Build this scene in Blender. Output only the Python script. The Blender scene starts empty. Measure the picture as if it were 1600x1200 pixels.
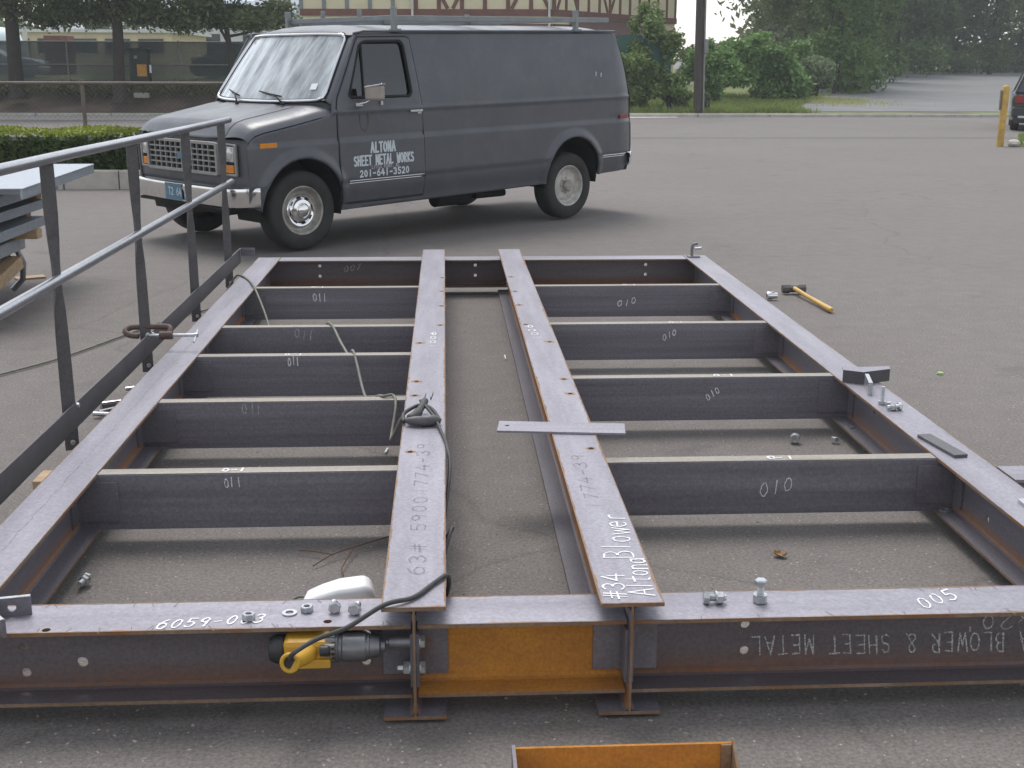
import bpy, bmesh, math, random
import numpy as np
from mathutils import Vector, Matrix
from mathutils.geometry import tessellate_polygon
random.seed(7); rng = np.random.default_rng(7)
S = bpy.context.scene; COL = S.collection; R = math.radians

# ---------------------------------------------------------------- camera
PITCH, YAW, ROLL, CAM_H = 0.2566, 0.0546, 0.0032, 1.6333
cam = bpy.data.cameras.new('camera'); cam.sensor_width = 36; cam.lens = 1896.7/1600*36
cam.clip_end = 2000; cam.clip_start = .05
co = bpy.data.objects.new('camera', cam); COL.objects.link(co)
cp, sp, cy, sy = math.cos(PITCH), math.sin(PITCH), math.cos(YAW), math.sin(YAW)
Fv = Vector((sy*cp, cy*cp, -sp)); Rv = Vector((cy, -sy, 0)); Uv = Vector((sy*sp, cy*sp, cp))
Rr = Rv*math.cos(ROLL)+Uv*math.sin(ROLL); Ur = -Rv*math.sin(ROLL)+Uv*math.cos(ROLL)
m3 = Matrix((Rr, Ur, -Fv)).transposed().to_4x4(); m3.translation = (0, 0, CAM_H)
co.matrix_world = m3; S.camera = co

# ---------------------------------------------------------------- world, sun, exposure
SUN_EL, SUN_AZ = R(62), R(-12)           # high, a little beyond the scene (azimuth from +Y)
w = bpy.data.worlds.new('World'); S.world = w; w.use_nodes = True
nt = w.node_tree; nt.nodes.clear()
sky = nt.nodes.new('ShaderNodeTexSky'); sky.sky_type = 'NISHITA'; sky.sun_disc = False
sky.sun_elevation = SUN_EL; sky.sun_rotation = SUN_AZ; sky.air_density = 1.2; sky.dust_density = 1.2; sky.ozone_density = 1.0
hs = nt.nodes.new('ShaderNodeHueSaturation'); hs.inputs['Saturation'].default_value = .30
bg = nt.nodes.new('ShaderNodeBackground'); bg.inputs[1].default_value = .13
ow = nt.nodes.new('ShaderNodeOutputWorld')
nt.links.new(sky.outputs[0], hs.inputs['Color']); nt.links.new(hs.outputs[0], bg.inputs[0]); nt.links.new(bg.outputs[0], ow.inputs[0])
sl = bpy.data.lights.new('sun', 'SUN'); sl.energy = 1.2; sl.angle = R(28); sl.color = (1, .975, .95)
so = bpy.data.objects.new('sun', sl); COL.objects.link(so)
sd = Vector((math.sin(SUN_AZ)*math.cos(SUN_EL), math.cos(SUN_AZ)*math.cos(SUN_EL), math.sin(SUN_EL)))
so.rotation_euler = sd.to_track_quat('Z', 'Y').to_euler()
S.view_settings.view_transform = 'Standard'; S.view_settings.look = 'None'
S.view_settings.gamma = 1; S.view_settings.use_curve_mapping = False; S.view_settings.exposure = .85

# ---------------------------------------------------------------- materials
def newmat(name):
    m = bpy.data.materials.new(name); m.use_nodes = True
    return m, m.node_tree, m.node_tree.nodes['Principled BSDF']
def N(t, typ, **kw):
    n = t.nodes.new(typ)
    for k, v in kw.items(): setattr(n, k, v)
    return n
def ramp(t, fac, stops):
    r = N(t, 'ShaderNodeValToRGB'); e = r.color_ramp.elements
    while len(e) < len(stops): e.new(.5)
    for i, (p, c) in enumerate(stops): e[i].position = p; e[i].color = (*c, 1) if len(c) == 3 else c
    t.links.new(fac, r.inputs[0]); return r.outputs[0]
def mixc(t, fac, a, b, mode='MIX'):
    m = N(t, 'ShaderNodeMix', data_type='RGBA', blend_type=mode)
    for s, v in ((0, fac), (6, a), (7, b)):
        if hasattr(v, 'is_output'): t.links.new(v, m.inputs[s])
        elif s == 0: m.inputs[0].default_value = v
        else: m.inputs[s].default_value = (*v, 1)
    return m.outputs[2]
def coord(t, scale=(1, 1, 1), kind='Object'):
    tc = N(t, 'ShaderNodeTexCoord'); mp = N(t, 'ShaderNodeMapping'); mp.inputs['Scale'].default_value = scale
    t.links.new(tc.outputs[kind], mp.inputs[0]); return mp.outputs[0]
def noise(t, vec, scale, detail=5, rough=.6):
    n = N(t, 'ShaderNodeTexNoise'); n.inputs['Scale'].default_value = scale; n.inputs['Detail'].default_value = detail
    n.inputs['Roughness'].default_value = rough; t.links.new(vec, n.inputs['Vector']); return n.outputs['Fac']
def bump(t, b, h, strength=.3, dist=.01):
    n = N(t, 'ShaderNodeBump'); n.inputs['Strength'].default_value = strength; n.inputs['Distance'].default_value = dist
    t.links.new(h, n.inputs['Height']); t.links.new(n.outputs[0], b.inputs['Normal'])
def M(name, c1, c2=None, scale=6, rough=.6, metal=0, bmp=0, bscale=60, spec=.5, stretch=(1, 1, 1), coat=0, rvar=0):
    m, t, b = newmat(name)
    c2 = c2 or tuple(x*.75 for x in c1)
    v = coord(t, stretch); f = noise(t, v, scale)
    t.links.new(ramp(t, f, [(.32, c1), (.68, c2)]), b.inputs['Base Color'])
    b.inputs['Roughness'].default_value = rough; b.inputs['Metallic'].default_value = metal
    b.inputs['Specular IOR Level'].default_value = spec; b.inputs['Coat Weight'].default_value = coat
    if rvar:
        f2 = noise(t, v, scale*2.3); r = ramp(t, f2, [(.3, (rough-rvar,)*3), (.7, (rough+rvar,)*3)]); t.links.new(r, b.inputs['Roughness'])
    if bmp: bump(t, b, noise(t, v, bscale, 4), bmp, .004)
    return m

def steel(name, c1, c2, rust=.35, stretch=(1, 1, 1), rough=.42, spec=.5, band=None, metal=.25, rcol=((.20, .075, .022), (.10, .045, .022))):
    """mill-scale steel: blue-grey scale, streaks along the rolling direction, patches of rust"""
    m, t, b = newmat(name)
    v = coord(t, stretch); v0 = coord(t)
    base = ramp(t, noise(t, v, 5, 8, .65), [(.3, c1), (.7, c2)])
    fine = ramp(t, noise(t, v0, 90, 4, .7), [(.35, (.72, .72, .72)), (.7, (1.15, 1.15, 1.15))])
    base = mixc(t, .8, base, fine, 'MULTIPLY')
    rc = ramp(t, noise(t, v0, 40, 5, .7), [(.3, rcol[0]), (.7, rcol[1])])
    lo = .78-.45*rust
    rf = ramp(t, noise(t, v, 3.3, 9, .72), [(lo, (0, 0, 0)), (min(lo+.16, 1), (1, 1, 1))])
    if band:                                   # rust that has settled along the fillet at the foot of the web
        zs = N(t, 'ShaderNodeSeparateXYZ'); tc = N(t, 'ShaderNodeTexCoord'); t.links.new(tc.outputs['Object'], zs.inputs[0])
        wob = N(t, 'ShaderNodeMath', operation='MULTIPLY_ADD'); t.links.new(noise(t, v, 7, 6), wob.inputs[0]); wob.inputs[1].default_value = -.05
        t.links.new(zs.outputs[2], wob.inputs[2])
        mr = N(t, 'ShaderNodeMapRange'); t.links.new(wob.outputs[0], mr.inputs[0])
        mr.inputs[1].default_value = band[0]-.03; mr.inputs[2].default_value = band[1]-.03; mr.inputs[3].default_value = 1; mr.inputs[4].default_value = 0
        mx = N(t, 'ShaderNodeMath', operation='MULTIPLY'); t.links.new(mr.outputs[0], mx.inputs[0])
        t.links.new(ramp(t, noise(t, v, 3.1, 6), [(.30, (.30,)*3), (.54, (1.0,)*3)]), mx.inputs[1])
        m0 = N(t, 'ShaderNodeMapRange'); t.links.new(zs.outputs[2], m0.inputs[0]); m0.inputs[1].default_value = band[2]; m0.inputs[2].default_value = band[2]+.004
        m9 = N(t, 'ShaderNodeMath', operation='MULTIPLY'); t.links.new(mx.outputs[0], m9.inputs[0]); t.links.new(m0.outputs[0], m9.inputs[1]); mx = m9
        ad = N(t, 'ShaderNodeMath', operation='MAXIMUM'); t.links.new(rf, ad.inputs[0]); t.links.new(mx.outputs[0], ad.inputs[1]); rf = ad.outputs[0]
    t.links.new(mixc(t, rf, base, rc), b.inputs['Base Color'])
    rr = mixc(t, rf, (rough,)*3, (.85,)*3); t.links.new(rr, b.inputs['Roughness'])
    b.inputs['Specular IOR Level'].default_value = spec
    mm = mixc(t, rf, (metal,)*3, (0,)*3); t.links.new(mm, b.inputs['Metallic'])
    bump(t, b, noise(t, v0, 120, 4, .7), .12, .002)
    return m

SX, SY_ = (.25, 2.2, 2.2), (2.2, .25, 2.2)
LIT1, LIT2 = (.225, .212, .242), (.345, .328, .368)  # top flanges: brightness of sky-facing steel put into the colour
SHADE1, SHADE2 = (.155, .144, .164), (.220, .205, .228)  # webs and lower flanges: same steel, their shade put into a darker tone
MT = {}
MT['flange_y'] = steel('mill_scale_long', LIT1, LIT2, .22, SY_, .46)
MT['web_y'] = steel('mill_scale_web_long', SHADE1, SHADE2, .30, SY_, .5, band=(.04, .13, .0105), rcol=((.46, .20, .040), (.30, .12, .030)))
MT['web_side'] = steel('mill_scale_web_side', SHADE1, SHADE2, .30, SY_, .5, band=(.055, .115, .0558), rcol=((.46, .20, .040), (.30, .12, .030)))
MT['flange_x'] = steel('mill_scale_cross', LIT1, LIT2, .24, SX, .46)
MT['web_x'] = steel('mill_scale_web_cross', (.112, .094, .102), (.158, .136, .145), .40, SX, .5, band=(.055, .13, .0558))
MT['channel'] = steel('blue_scale_channel', (.150, .138, .160), (.245, .230, .258), .20, (.12, 5, 5), .48)
MT['rust_edge'] = steel('rusty_sheared_edge', (.17, .11, .07), (.28, .20, .14), .62, (1, 1, 1), .8, .2, rcol=((.27, .11, .035), (.13, .065, .035)), metal=0)
MT['pale_edge'] = steel('pale_toe_edge', (.34, .31, .26), (.26, .23, .19), .42, SX, .5, rcol=((.30, .16, .07), (.20, .10, .05)))
MT['rust_web'] = steel('orange_rust_web', (.52, .235, .045), (.38, .165, .045), .50, (.8, 1, 2.2), .9, .1, rcol=((.36, .165, .06), (.27, .13, .06)), metal=0)
MT['rail'] = steel('bare_pipe', (.33, .33, .35), (.44, .44, .46), .05, (1, .4, 1), .28, .6, metal=.85)
MT['post'] = steel('bare_flat_bar', (.085, .08, .085), (.12, .115, .12), .16, (1, 1, 1), .5)
MT['zinc'] = M('zinc_plated_steel', (.55, .56, .57), (.42, .43, .44), 40, .32, .75, rvar=.08)
MT['chrome'] = M('chrome', (.78, .78, .79), (.70, .70, .71), 12, .10, 1, rvar=.04)
MT['castiron'] = steel('brown_clamp_iron', (.085, .05, .042), (.13, .085, .075), .25, (1, 1, 1), .55)
def chalkmat(name, col, cover):
    m, t, b = newmat(name); b.inputs['Base Color'].default_value = (*col, 1); b.inputs['Roughness'].default_value = .95
    tr = N(t, 'ShaderNodeBsdfTransparent'); mx = N(t, 'ShaderNodeMixShader'); v = coord(t)
    f = ramp(t, noise(t, v, 260, 4, .75), [(cover-.12, (1,)*3), (cover+.10, (.12,)*3)]); t.links.new(f, mx.inputs[0]); t.links.new(tr.outputs[0], mx.inputs[1]); t.links.new(b.outputs[0], mx.inputs[2])
    t.links.new(mx.outputs[0], t.nodes['Material Output'].inputs[0]); return m
MT['chalk'] = chalkmat('white_chalk', (.84, .84, .83), .60); MT['faintchalk'] = chalkmat('thin_chalk', (.58, .57, .54), .50)
MT['faintprint'] = chalkmat('faded_mill_print', (.21, .20, .225), .44)
MT['yellow'] = M('yellow_plastic', (.62, .36, .035), (.50, .27, .03), 12, .45, bmp=.1)
MT['black'] = M('black_plastic', (.022, .022, .024), (.035, .034, .034), 20, .5)
MT['toolgrey'] = M('cast_alloy', (.22, .22, .23), (.15, .15, .155), 25, .38, .6, rvar=.08)
MT['cord'] = M('black_rubber_cord', (.035, .035, .037), (.055, .053, .05), 30, .6)
MT['cord2'] = M('olive_grey_cord', (.22, .22, .18), (.16, .16, .13), 30, .7)
MT['white'] = M('white_plastic', (.86, .86, .86), (.80, .80, .81), 8, .4)
MT['wood'] = M('raw_timber', (.50, .36, .22), (.36, .25, .15), 6, .8, bmp=.3, stretch=(1, 6, 6))
MT['handle'] = M('yellow_hammer_handle', (.62, .40, .10), (.52, .31, .08), 9, .45)
MT['hammer'] = steel('dark_forged_steel', (.10, .092, .088), (.15, .138, .13), .35)
MT['galv'] = M('galvanised_sheet', (.30, .33, .37), (.40, .43, .47), 30, .42, .45, rvar=.08)
MT['leafdead'] = M('dead_leaf', (.40, .25, .11), (.28, .16, .07), 30, .85)
MT['greencap'] = M('green_cap', (.42, .55, .22), None, 8, .5)

# ---------------------------------------------------------------- mesh helpers
class MB:
    def __init__(s): s.v = []; s.f = []; s.mi = []
    def add(s, vs, fs, mi=0):
        o = len(s.v); s.v += [tuple(p) for p in vs]
        s.f += [tuple(i+o for i in f) for f in fs]
        s.mi += list(mi) if hasattr(mi, '__len__') else [mi]*len(fs); return s
    def box(s, a, b, mi=0):
        (x0, y0, z0), (x1, y1, z1) = a, b
        return s.add([(x0,y0,z0),(x1,y0,z0),(x1,y1,z0),(x0,y1,z0),(x0,y0,z1),(x1,y0,z1),(x1,y1,z1),(x0,y1,z1)],
                     [(0,3,2,1),(4,5,6,7),(0,1,5,4),(1,2,6,5),(2,3,7,6),(3,0,4,7)], mi)
    def obox(s, c, ux, uy, uz, mi=0):          # oriented box: centre and three half vectors
        c, ux, uy, uz = map(Vector, (c, ux, uy, uz))
        P = [c+a*ux+b*uy+d*uz for d in (-1, 1) for a, b in ((-1,-1),(1,-1),(1,1),(-1,1))]
        return s.add(P, [(0,3,2,1),(4,5,6,7),(0,1,5,4),(1,2,6,5),(2,3,7,6),(3,0,4,7)], mi)
    def ring(s, pts, r, n=10, closed=False, cap=True, mi=0, flat=1.0):
        """tube along a polyline; r a number or a list"""
        pts = [Vector(p) for p in pts]; k = len(pts); rr = r if hasattr(r, '__len__') else [r]*k
        T = []
        for i in range(k):
            a = pts[(i-1) % k] if (closed or i > 0) else pts[i]; b = pts[(i+1) % k] if (closed or i < k-1) else pts[i]
            T.append((b-a).normalized())
        up = Vector((0, 0, 1)) if abs(T[0].z) < .9 else Vector((1, 0, 0))
        nrm = (up-T[0]*up.dot(T[0])).normalized(); vs = []
        for i in range(k):
            nrm = (nrm-T[i]*nrm.dot(T[i])).normalized(); bn = T[i].cross(nrm)
            for j in range(n):
                a = 2*math.pi*j/n; vs.append(pts[i]+(nrm*math.cos(a)*flat+bn*math.sin(a))*rr[i])
        fs = []
        for i in range(k if closed else k-1):
            i2 = (i+1) % k
            for j in range(n): fs.append((i*n+j, i*n+(j+1) % n, i2*n+(j+1) % n, i2*n+j))
        if cap and not closed: fs += [tuple(range(n))[::-1], tuple((k-1)*n+j for j in range(n))]
        return s.add(vs, fs, mi)
    def cyl(s, a, b, r, n=16, r2=None, mi=0): return s.ring([a, b], [r, r if r2 is None else r2], n, mi=mi)
    def lathe(s, o, ax, prof, n=24, mi=0, ph=0):
        """profile of (radius, height along axis)"""
        o = Vector(o); ax = Vector(ax).normalized(); u = Vector((0, 0, 1)) if abs(ax.z) < .9 else Vector((1, 0, 0))
        u = (u-ax*u.dot(ax)).normalized(); v = ax.cross(u); vs = []; k = len(prof)
        for r, h in prof:
            for j in range(n):
                a = 2*math.pi*j/n+ph; vs.append(o+ax*h+(u*math.cos(a)+v*math.sin(a))*r)
        fs = [(i*n+j, i*n+(j+1) % n, (i+1)*n+(j+1) % n, (i+1)*n+j) for i in range(k-1) for j in range(n)]
        return s.add(vs, fs, mi)
    def plate(s, poly, holes, o, u, v, n, th, mi=0, emi=None):
        """flat plate with real holes: outline and holes in (u, v), thickness th along n"""
        o, u, v, n = map(Vector, (o, u, v, n)); loops = [poly]+list(holes); flat = [p for l in loops for p in l]
        tris = tessellate_polygon([[Vector((p[0], p[1], 0)) for p in l] for l in loops]); k = len(flat)
        vs = [o+u*p[0]+v*p[1] for p in flat]; vs += [q+n*th for q in vs]
        fs = [tuple(t_) for t_ in tris]+[tuple(i+k for i in t_)[::-1] for t_ in tris]; mis = [mi]*len(fs); i0 = 0
        for l in loops:
            c = len(l)
            for j in range(c): a, b = i0+j, i0+(j+1) % c; fs.append((a, b, b+k, a+k)); mis.append(mi if emi is None else emi)
            i0 += c
        return s.add(vs, fs, mis)
    def surf(s, f, us, vs_, mi=0, closed_u=False):
        nu, nv = len(us), len(vs_)
        V = [f(a, b) for b in vs_ for a in us]; F = []
        for j in range(nv-1):
            for i in range(nu if closed_u else nu-1): i2 = (i+1) % nu; F.append((j*nu+i, j*nu+i2, (j+1)*nu+i2, (j+1)*nu+i))
        return s.add(V, F, mi)
    def mesh(s, name, mats, smooth=False, fix=True):
        me = bpy.data.meshes.new(name); me.from_pydata(s.v, [], s.f)
        for m in (mats if isinstance(mats, (list, tuple)) else [mats]): me.materials.append(MT[m] if isinstance(m, str) else m)
        me.polygons.foreach_set('material_index', s.mi)
        if fix:
            bm = bmesh.new(); bm.from_mesh(me); bmesh.ops.recalc_face_normals(bm, faces=bm.faces); bm.to_mesh(me); bm.free()
        if smooth is not False:
            me.polygons.foreach_set('use_smooth', [True]*len(me.polygons))
            if smooth is not True: me.set_sharp_from_angle(angle=R(smooth))
        me.update(); return me
    def build(s, name, mats, parent=None, smooth=False, bevel=0, fix=True, solid=0, world=True):
        o = bpy.data.objects.new(name, s.mesh(name, mats, smooth, fix)); COL.objects.link(o)
        if parent is not None: put(o, parent, world)
        if solid: md = o.modifiers.new('solid', 'SOLIDIFY'); md.thickness = solid; md.offset = -1
        if bevel: md = o.modifiers.new('bevel', 'BEVEL'); md.width = bevel; md.segments = 2; md.limit_method = 'ANGLE'; md.angle_limit = R(40)
        return o
def put(o, parent, world=True):
    o.parent = parent
    if world:                                    # the mesh is written in world coordinates
        off = Vector((0, 0, 0)); p = parent
        if p.type == 'EMPTY': off = -p.location
        o.location = off
def tag(o, label, cat, group=None):
    o['label'] = label; o['category'] = cat
    if group: o['group'] = group
    return o
def thing(name, loc, label, cat, group=None):
    e = bpy.data.objects.new(name, None); e.empty_display_size = .1; COL.objects.link(e); e.location = loc
    return tag(e, label, cat, group)
def structure(o): o['kind'] = 'structure'; return o
def stuff(o): o['kind'] = 'stuff'; return o
def circ(cx, cy_, r, n=14): return [(cx+r*math.cos(2*math.pi*i/n), cy_+r*math.sin(2*math.pi*i/n)) for i in range(n)]
def rect(x0, y0, x1, y1): return [(x0, y0), (x1, y0), (x1, y1), (x0, y1)]
def spline(P, k=8):
    P = [Vector(p) for p in P]; out = []
    for i in range(len(P)-1):
        p0 = P[max(i-1, 0)]; p1 = P[i]; p2 = P[i+1]; p3 = P[min(i+2, len(P)-1)]
        for j in range(k):
            t = j/k; out.append(.5*((2*p1)+(p2-p0)*t+(2*p0-5*p1+4*p2-p3)*t*t+(3*p1-p0-3*p2+p3)*t**3))
    return out+[P[-1]]

# hand-drawn strokes: every glyph is a list of polylines in a box 0.6 wide and 1 high
def arc(cx, cy_, rx, ry, a0, a1, n=10): return [(cx+rx*math.cos(R(a0+(a1-a0)*i/n)), cy_+ry*math.sin(R(a0+(a1-a0)*i/n))) for i in range(n+1)]
G = {'0': [arc(.3,.5,.24,.46,100,470,18)], '1': [[(.3,0),(.34,1)]], '2': [arc(.3,.72,.24,.26,160,-30,8)+[(.05,.02),(.58,.04)]],
 '3': [arc(.26,.74,.24,.24,150,-80,8)+arc(.26,.26,.28,.26,80,-150,8)], '4': [[(.36,1),(.02,.34),(.60,.34)],[(.44,.72),(.44,0)]],
 '5': [[(.55,.98),(.14,.98),(.1,.56)]+arc(.28,.3,.28,.29,110,-140,9)], '6': [[(.46,1.0),(.26,.86),(.11,.62)]+arc(.30,.31,.25,.31,165,515,16)],
 '7': [[(.04,.95),(.56,.95),(.2,0)]], '8': [arc(.3,.74,.2,.24,-90,270,12)+arc(.3,.26,.26,.26,90,-270,12)],
 '9': [arc(.28,.72,.22,.25,0,360,12)+[(.5,.72),(.42,0)]], '-': [[(.08,.45),(.5,.48)]], '#': [[(.2,0),(.3,1)],[(.42,0),(.5,1)],[(.02,.35),(.6,.4)],[(.06,.66),(.64,.7)]],
 'A': [[(0,0),(.3,1),(.6,0)],[(.1,.36),(.52,.36)]], 'L': [[(.1,1),(.08,0),(.58,.02)]], 'T': [[(0,.98),(.62,1)],[(.3,1),(.3,0)]], 'O': [arc(.3,.5,.29,.48,90,450,18)],
 'N': [[(.06,0),(.06,1),(.54,0),(.54,1)]], 'S': [arc(.3,.74,.24,.24,30,260,9)+arc(.3,.25,.26,.26,90,-150,9)], 'H': [[(.06,0),(.06,1)],[(.54,0),(.54,1)],[(.06,.5),(.54,.52)]],
 'E': [[(.56,1),(.08,1),(.08,0),(.58,0)],[(.08,.5),(.46,.52)]], 'M': [[(.02,0),(.06,1),(.3,.25),(.54,1),(.6,0)]], 'W': [[(0,1),(.14,0),(.3,.7),(.46,0),(.62,1)]],
 'R': [[(.08,0),(.08,1)]+arc(.3,.75,.24,.24,90,-90,8)+[(.1,.5),(.58,0)]], 'K': [[(.08,0),(.08,1)],[(.56,1),(.1,.45),(.6,0)]], 'B': [[(.08,0),(.08,1)]+arc(.28,.76,.24,.23,90,-90,8)+arc(.28,.26,.3,.26,90,-90,8)+[(.08,0)]],
 'I': [[(.3,0),(.3,1)]], 'F': [[(.56,1),(.08,1),(.08,0)],[(.08,.52),(.46,.52)]], 'Y': [[(0,1),(.3,.5),(.6,1)],[(.3,.5),(.3,0)]], 'J': [[(.46,1),(.46,.25)]+arc(.26,.25,.2,.24,0,-170,7)], ',': [[(.28,.08),(.2,-.14)]],
 '&': [[(.6,0),(.1,.7)]+arc(.28,.8,.18,.2,180,-30,8)+[(.06,.3)]+arc(.26,.22,.22,.22,170,330,7)], 'x': [[(.08,.05),(.5,.6)],[(.5,.05),(.08,.6)]], "'": [[(.3,1.05),(.26,.8)]],
 'l': [[(.3,1),(.26,0)]], 't': [[(.32,.95),(.26,.05),(.4,0)],[(.06,.62),(.54,.66)]], 'o': [arc(.3,.3,.22,.3,90,450,14)], 'n': [[(.1,0),(.1,.6)],[(.1,.42)]+arc(.3,.36,.2,.24,150,0,6)+[(.5,0)]],
 'a': [arc(.28,.3,.22,.3,40,400,12)+[(.5,.6),(.52,0)]], 'w': [[(.02,.6),(.16,0),(.3,.5),(.44,0),(.6,.6)]], 'e': [[(.08,.32),(.5,.34)]+arc(.28,.3,.23,.3,10,310,10)], 'r': [[(.14,0),(.14,.6)],[(.14,.38)]+arc(.36,.36,.22,.22,170,60,5)], ' ': []}
def strokes(mb, text, o, u, v, n, wid, adv=.8, jit=.03, lift=.0016, seed=1, serif=0, mi=0):
    """ribbons on a surface; u = reading direction (length = letter height), v = letter up"""
    o, u, v, n = map(Vector, (o, u, v, n)); rd = random.Random(seed); x = 0
    for ch in text:
        jx, jy = rd.uniform(-jit, jit), rd.uniform(-jit, jit)
        nseg = 0
        for k, pl in enumerate(G.get(ch, [])):
            pl = [(p[0]+rd.uniform(-jit, jit)*.5, p[1]+rd.uniform(-jit, jit)*.5) for p in pl]
            Q = [o+u*(x+p[0]+jx)+v*(p[1]+jy) for p in pl]; runs = [[Q[0]]]
            for i in range(1, len(Q)):             # split at sharp corners so that every stroke keeps its width
                if (Q[i]-runs[-1][-1]).length < wid*.08: continue
                if len(runs[-1]) > 1 and (runs[-1][-1]-runs[-1][-2]).normalized().dot((Q[i]-runs[-1][-1]).normalized()) < .64: runs.append([runs[-1][-1]])
                runs[-1].append(Q[i])
            for P in runs:
                if len(P) < 2: continue
                nseg += 1; ls = []
                for i, p in enumerate(P):
                    d = (P[min(i+1, len(P)-1)]-P[max(i-1, 0)]).normalized(); sdv = d.cross(n).normalized()*wid*(.5+(rd.uniform(-.22, .18) if jit else 0))
                    e = d*wid*.4 if i == len(P)-1 else (-d*wid*.4 if i == 0 else d*0); h = n*(lift+.00012*nseg); ls += [p-sdv+e+h, p+sdv+e+h]
                mb.add(ls, [(2*i, 2*i+1, 2*i+3, 2*i+2) for i in range(len(P)-1)], mi)
            if serif and len(pl) >= 2:
                for e_ in (pl[0], pl[-1]):
                    c = o+u*(x+e_[0])+v*e_[1]+n*(lift+.002); mb.obox(c, u*.13, v*.045, n*.0002, mi)
        x += adv
    return x

# ================================================================ the ground
def asphalt(name, c1, c2, speck, warm=0):
    m, t, b = newmat(name); v = coord(t)
    big = ramp(t, noise(t, v, .35, 6, .6), [(.3, c1), (.72, c2)])
    mid = ramp(t, noise(t, v, 6, 7, .7), [(.3, (.90,)*3), (.7, (1.09,)*3)])
    base = mixc(t, 1, big, mid, 'MULTIPLY')
    fine = ramp(t, noise(t, v, 85, 5, .8), [(.32, (.52, .50, .48)), (.55, (1, 1, 1)), (.75, (1.6, 1.55, 1.48))])
    base = mixc(t, 1, base, fine, 'MULTIPLY')
    vo = N(t, 'ShaderNodeTexVoronoi'); vo.inputs['Scale'].default_value = 42; t.links.new(v, vo.inputs['Vector'])
    st = ramp(t, vo.outputs['Distance'], [(.05, (1, 1, 1)), (.17, (0, 0, 0))])
    pick = N(t, 'ShaderNodeSeparateColor'); t.links.new(vo.outputs['Color'], pick.inputs[0])
    sel = ramp(t, pick.outputs[0], [(.72, (0, 0, 0)), (.82, (1, 1, 1))])
    sm = N(t, 'ShaderNodeMath', operation='MULTIPLY'); t.links.new(st, sm.inputs[0]); t.links.new(sel, sm.inputs[1])
    base = mixc(t, sm.outputs[0], base, speck)
    oil = ramp(t, noise(t, v, 1.3, 5, .65), [(.30, (.80, .80, .81)), (.40, (1, 1, 1))]); base = mixc(t, .8, base, oil, 'MULTIPLY')
    # old seams and hairline cracks
    wv = N(t, 'ShaderNodeTexVoronoi', feature='DISTANCE_TO_EDGE'); wv.inputs['Scale'].default_value = .16
    dv = N(t, 'ShaderNodeVectorMath', operation='MULTIPLY_ADD'); nz = N(t, 'ShaderNodeTexNoise'); nz.inputs['Scale'].default_value = 1.1; nz.inputs['Detail'].default_value = 6
    t.links.new(v, nz.inputs['Vector']); t.links.new(nz.outputs['Color'], dv.inputs[0]); dv.inputs[1].default_value = (.9, .9, .9); t.links.new(v, dv.inputs[2]); t.links.new(dv.outputs[0], wv.inputs['Vector'])
    cr = ramp(t, wv.outputs['Distance'], [(.001, (.72,)*3), (.003, (1,)*3)]); base = mixc(t, .6, base, cr, 'MULTIPLY')
    t.links.new(base, b.inputs['Base Color']); b.inputs['Roughness'].default_value = .88; b.inputs['Specular IOR Level'].default_value = .3
    bump(t, b, noise(t, v, 70, 6, .8), .5, .006); return m
MT['lot'] = asphalt('lot_asphalt', (.186, .168, .156), (.206, .188, .174), (.54, .48, .42))
MT['road'] = asphalt('road_asphalt', (.192, .184, .176), (.214, .206, .198), (.36, .36, .35))
MT['concrete'] = M('pale_concrete', (.40, .38, .35), (.30, .285, .26), 3, .9, bmp=.3)
MT['kerbstone'] = M('kerb_concrete', (.52, .49, .44), (.40, .375, .335), 5, .9, bmp=.3, bscale=30)
MT['earth'] = M('bare_earth', (.13, .095, .07), (.085, .065, .05), 2.5, .95, bmp=.5, bscale=12)
MT['gravel'] = M('grey_gravel', (.16, .162, .158), (.20, .20, .194), .7, .95, bmp=.6, bscale=40)
def vergemat():
    m, t, b = newmat('verge_soil'); v = coord(t)
    g = ramp(t, noise(t, v, 1.2, 6, .7), [(.3, (.12, .16, .045)), (.7, (.19, .22, .07))])
    d = ramp(t, noise(t, v, 3, 6), [(.3, (.17, .14, .10)), (.7, (.11, .09, .065))])
    f = ramp(t, noise(t, v, .30, 6, .6), [(.52, (0, 0, 0)), (.62, (1, 1, 1))])
    t.links.new(mixc(t, f, g, d), b.inputs['Base Color']); b.inputs['Roughness'].default_value = .95; bump(t, b, noise(t, v, 15, 6), .7, .05); return m
MT['verge'] = vergemat()

def sheet(name, mat, x0, x1, y0, y1, z, nx=2, ny=2, zf=None):
    mb = MB(); mb.surf(lambda a, b: (a, b, z if zf is None else zf(a, b)+z), np.linspace(x0, x1, nx).tolist(), np.linspace(y0, y1, ny).tolist())
    o = mb.build(name, mat, smooth=True); structure(o); return o
sheet('parking_lot', 'lot', -160, 160, -30, 300, -.012)
sheet('road', 'lot', -120, 120, 28.9, 41.0, -.006)
def smooth01(t): t = min(max(t, 0), 1); return t*t*(3-2*t)
def terr(x, y):
    t = max(0, y-41.35); k = smooth01((x-1.5)/4)
    left = .95*smooth01(t/4.2)+.004*t
    right = .017*t
    return left*(1-k)+right*k+.1
mb = MB(); ys_ = [41.35+.6*i for i in range(20)]+[53.5+3*i for i in range(45)]
mb.surf(lambda a, b: (a, b, terr(a, b)), np.linspace(-70, 90, 110).tolist(), ys_); structure(mb.build('verge', 'verge', smooth=True))
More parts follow.
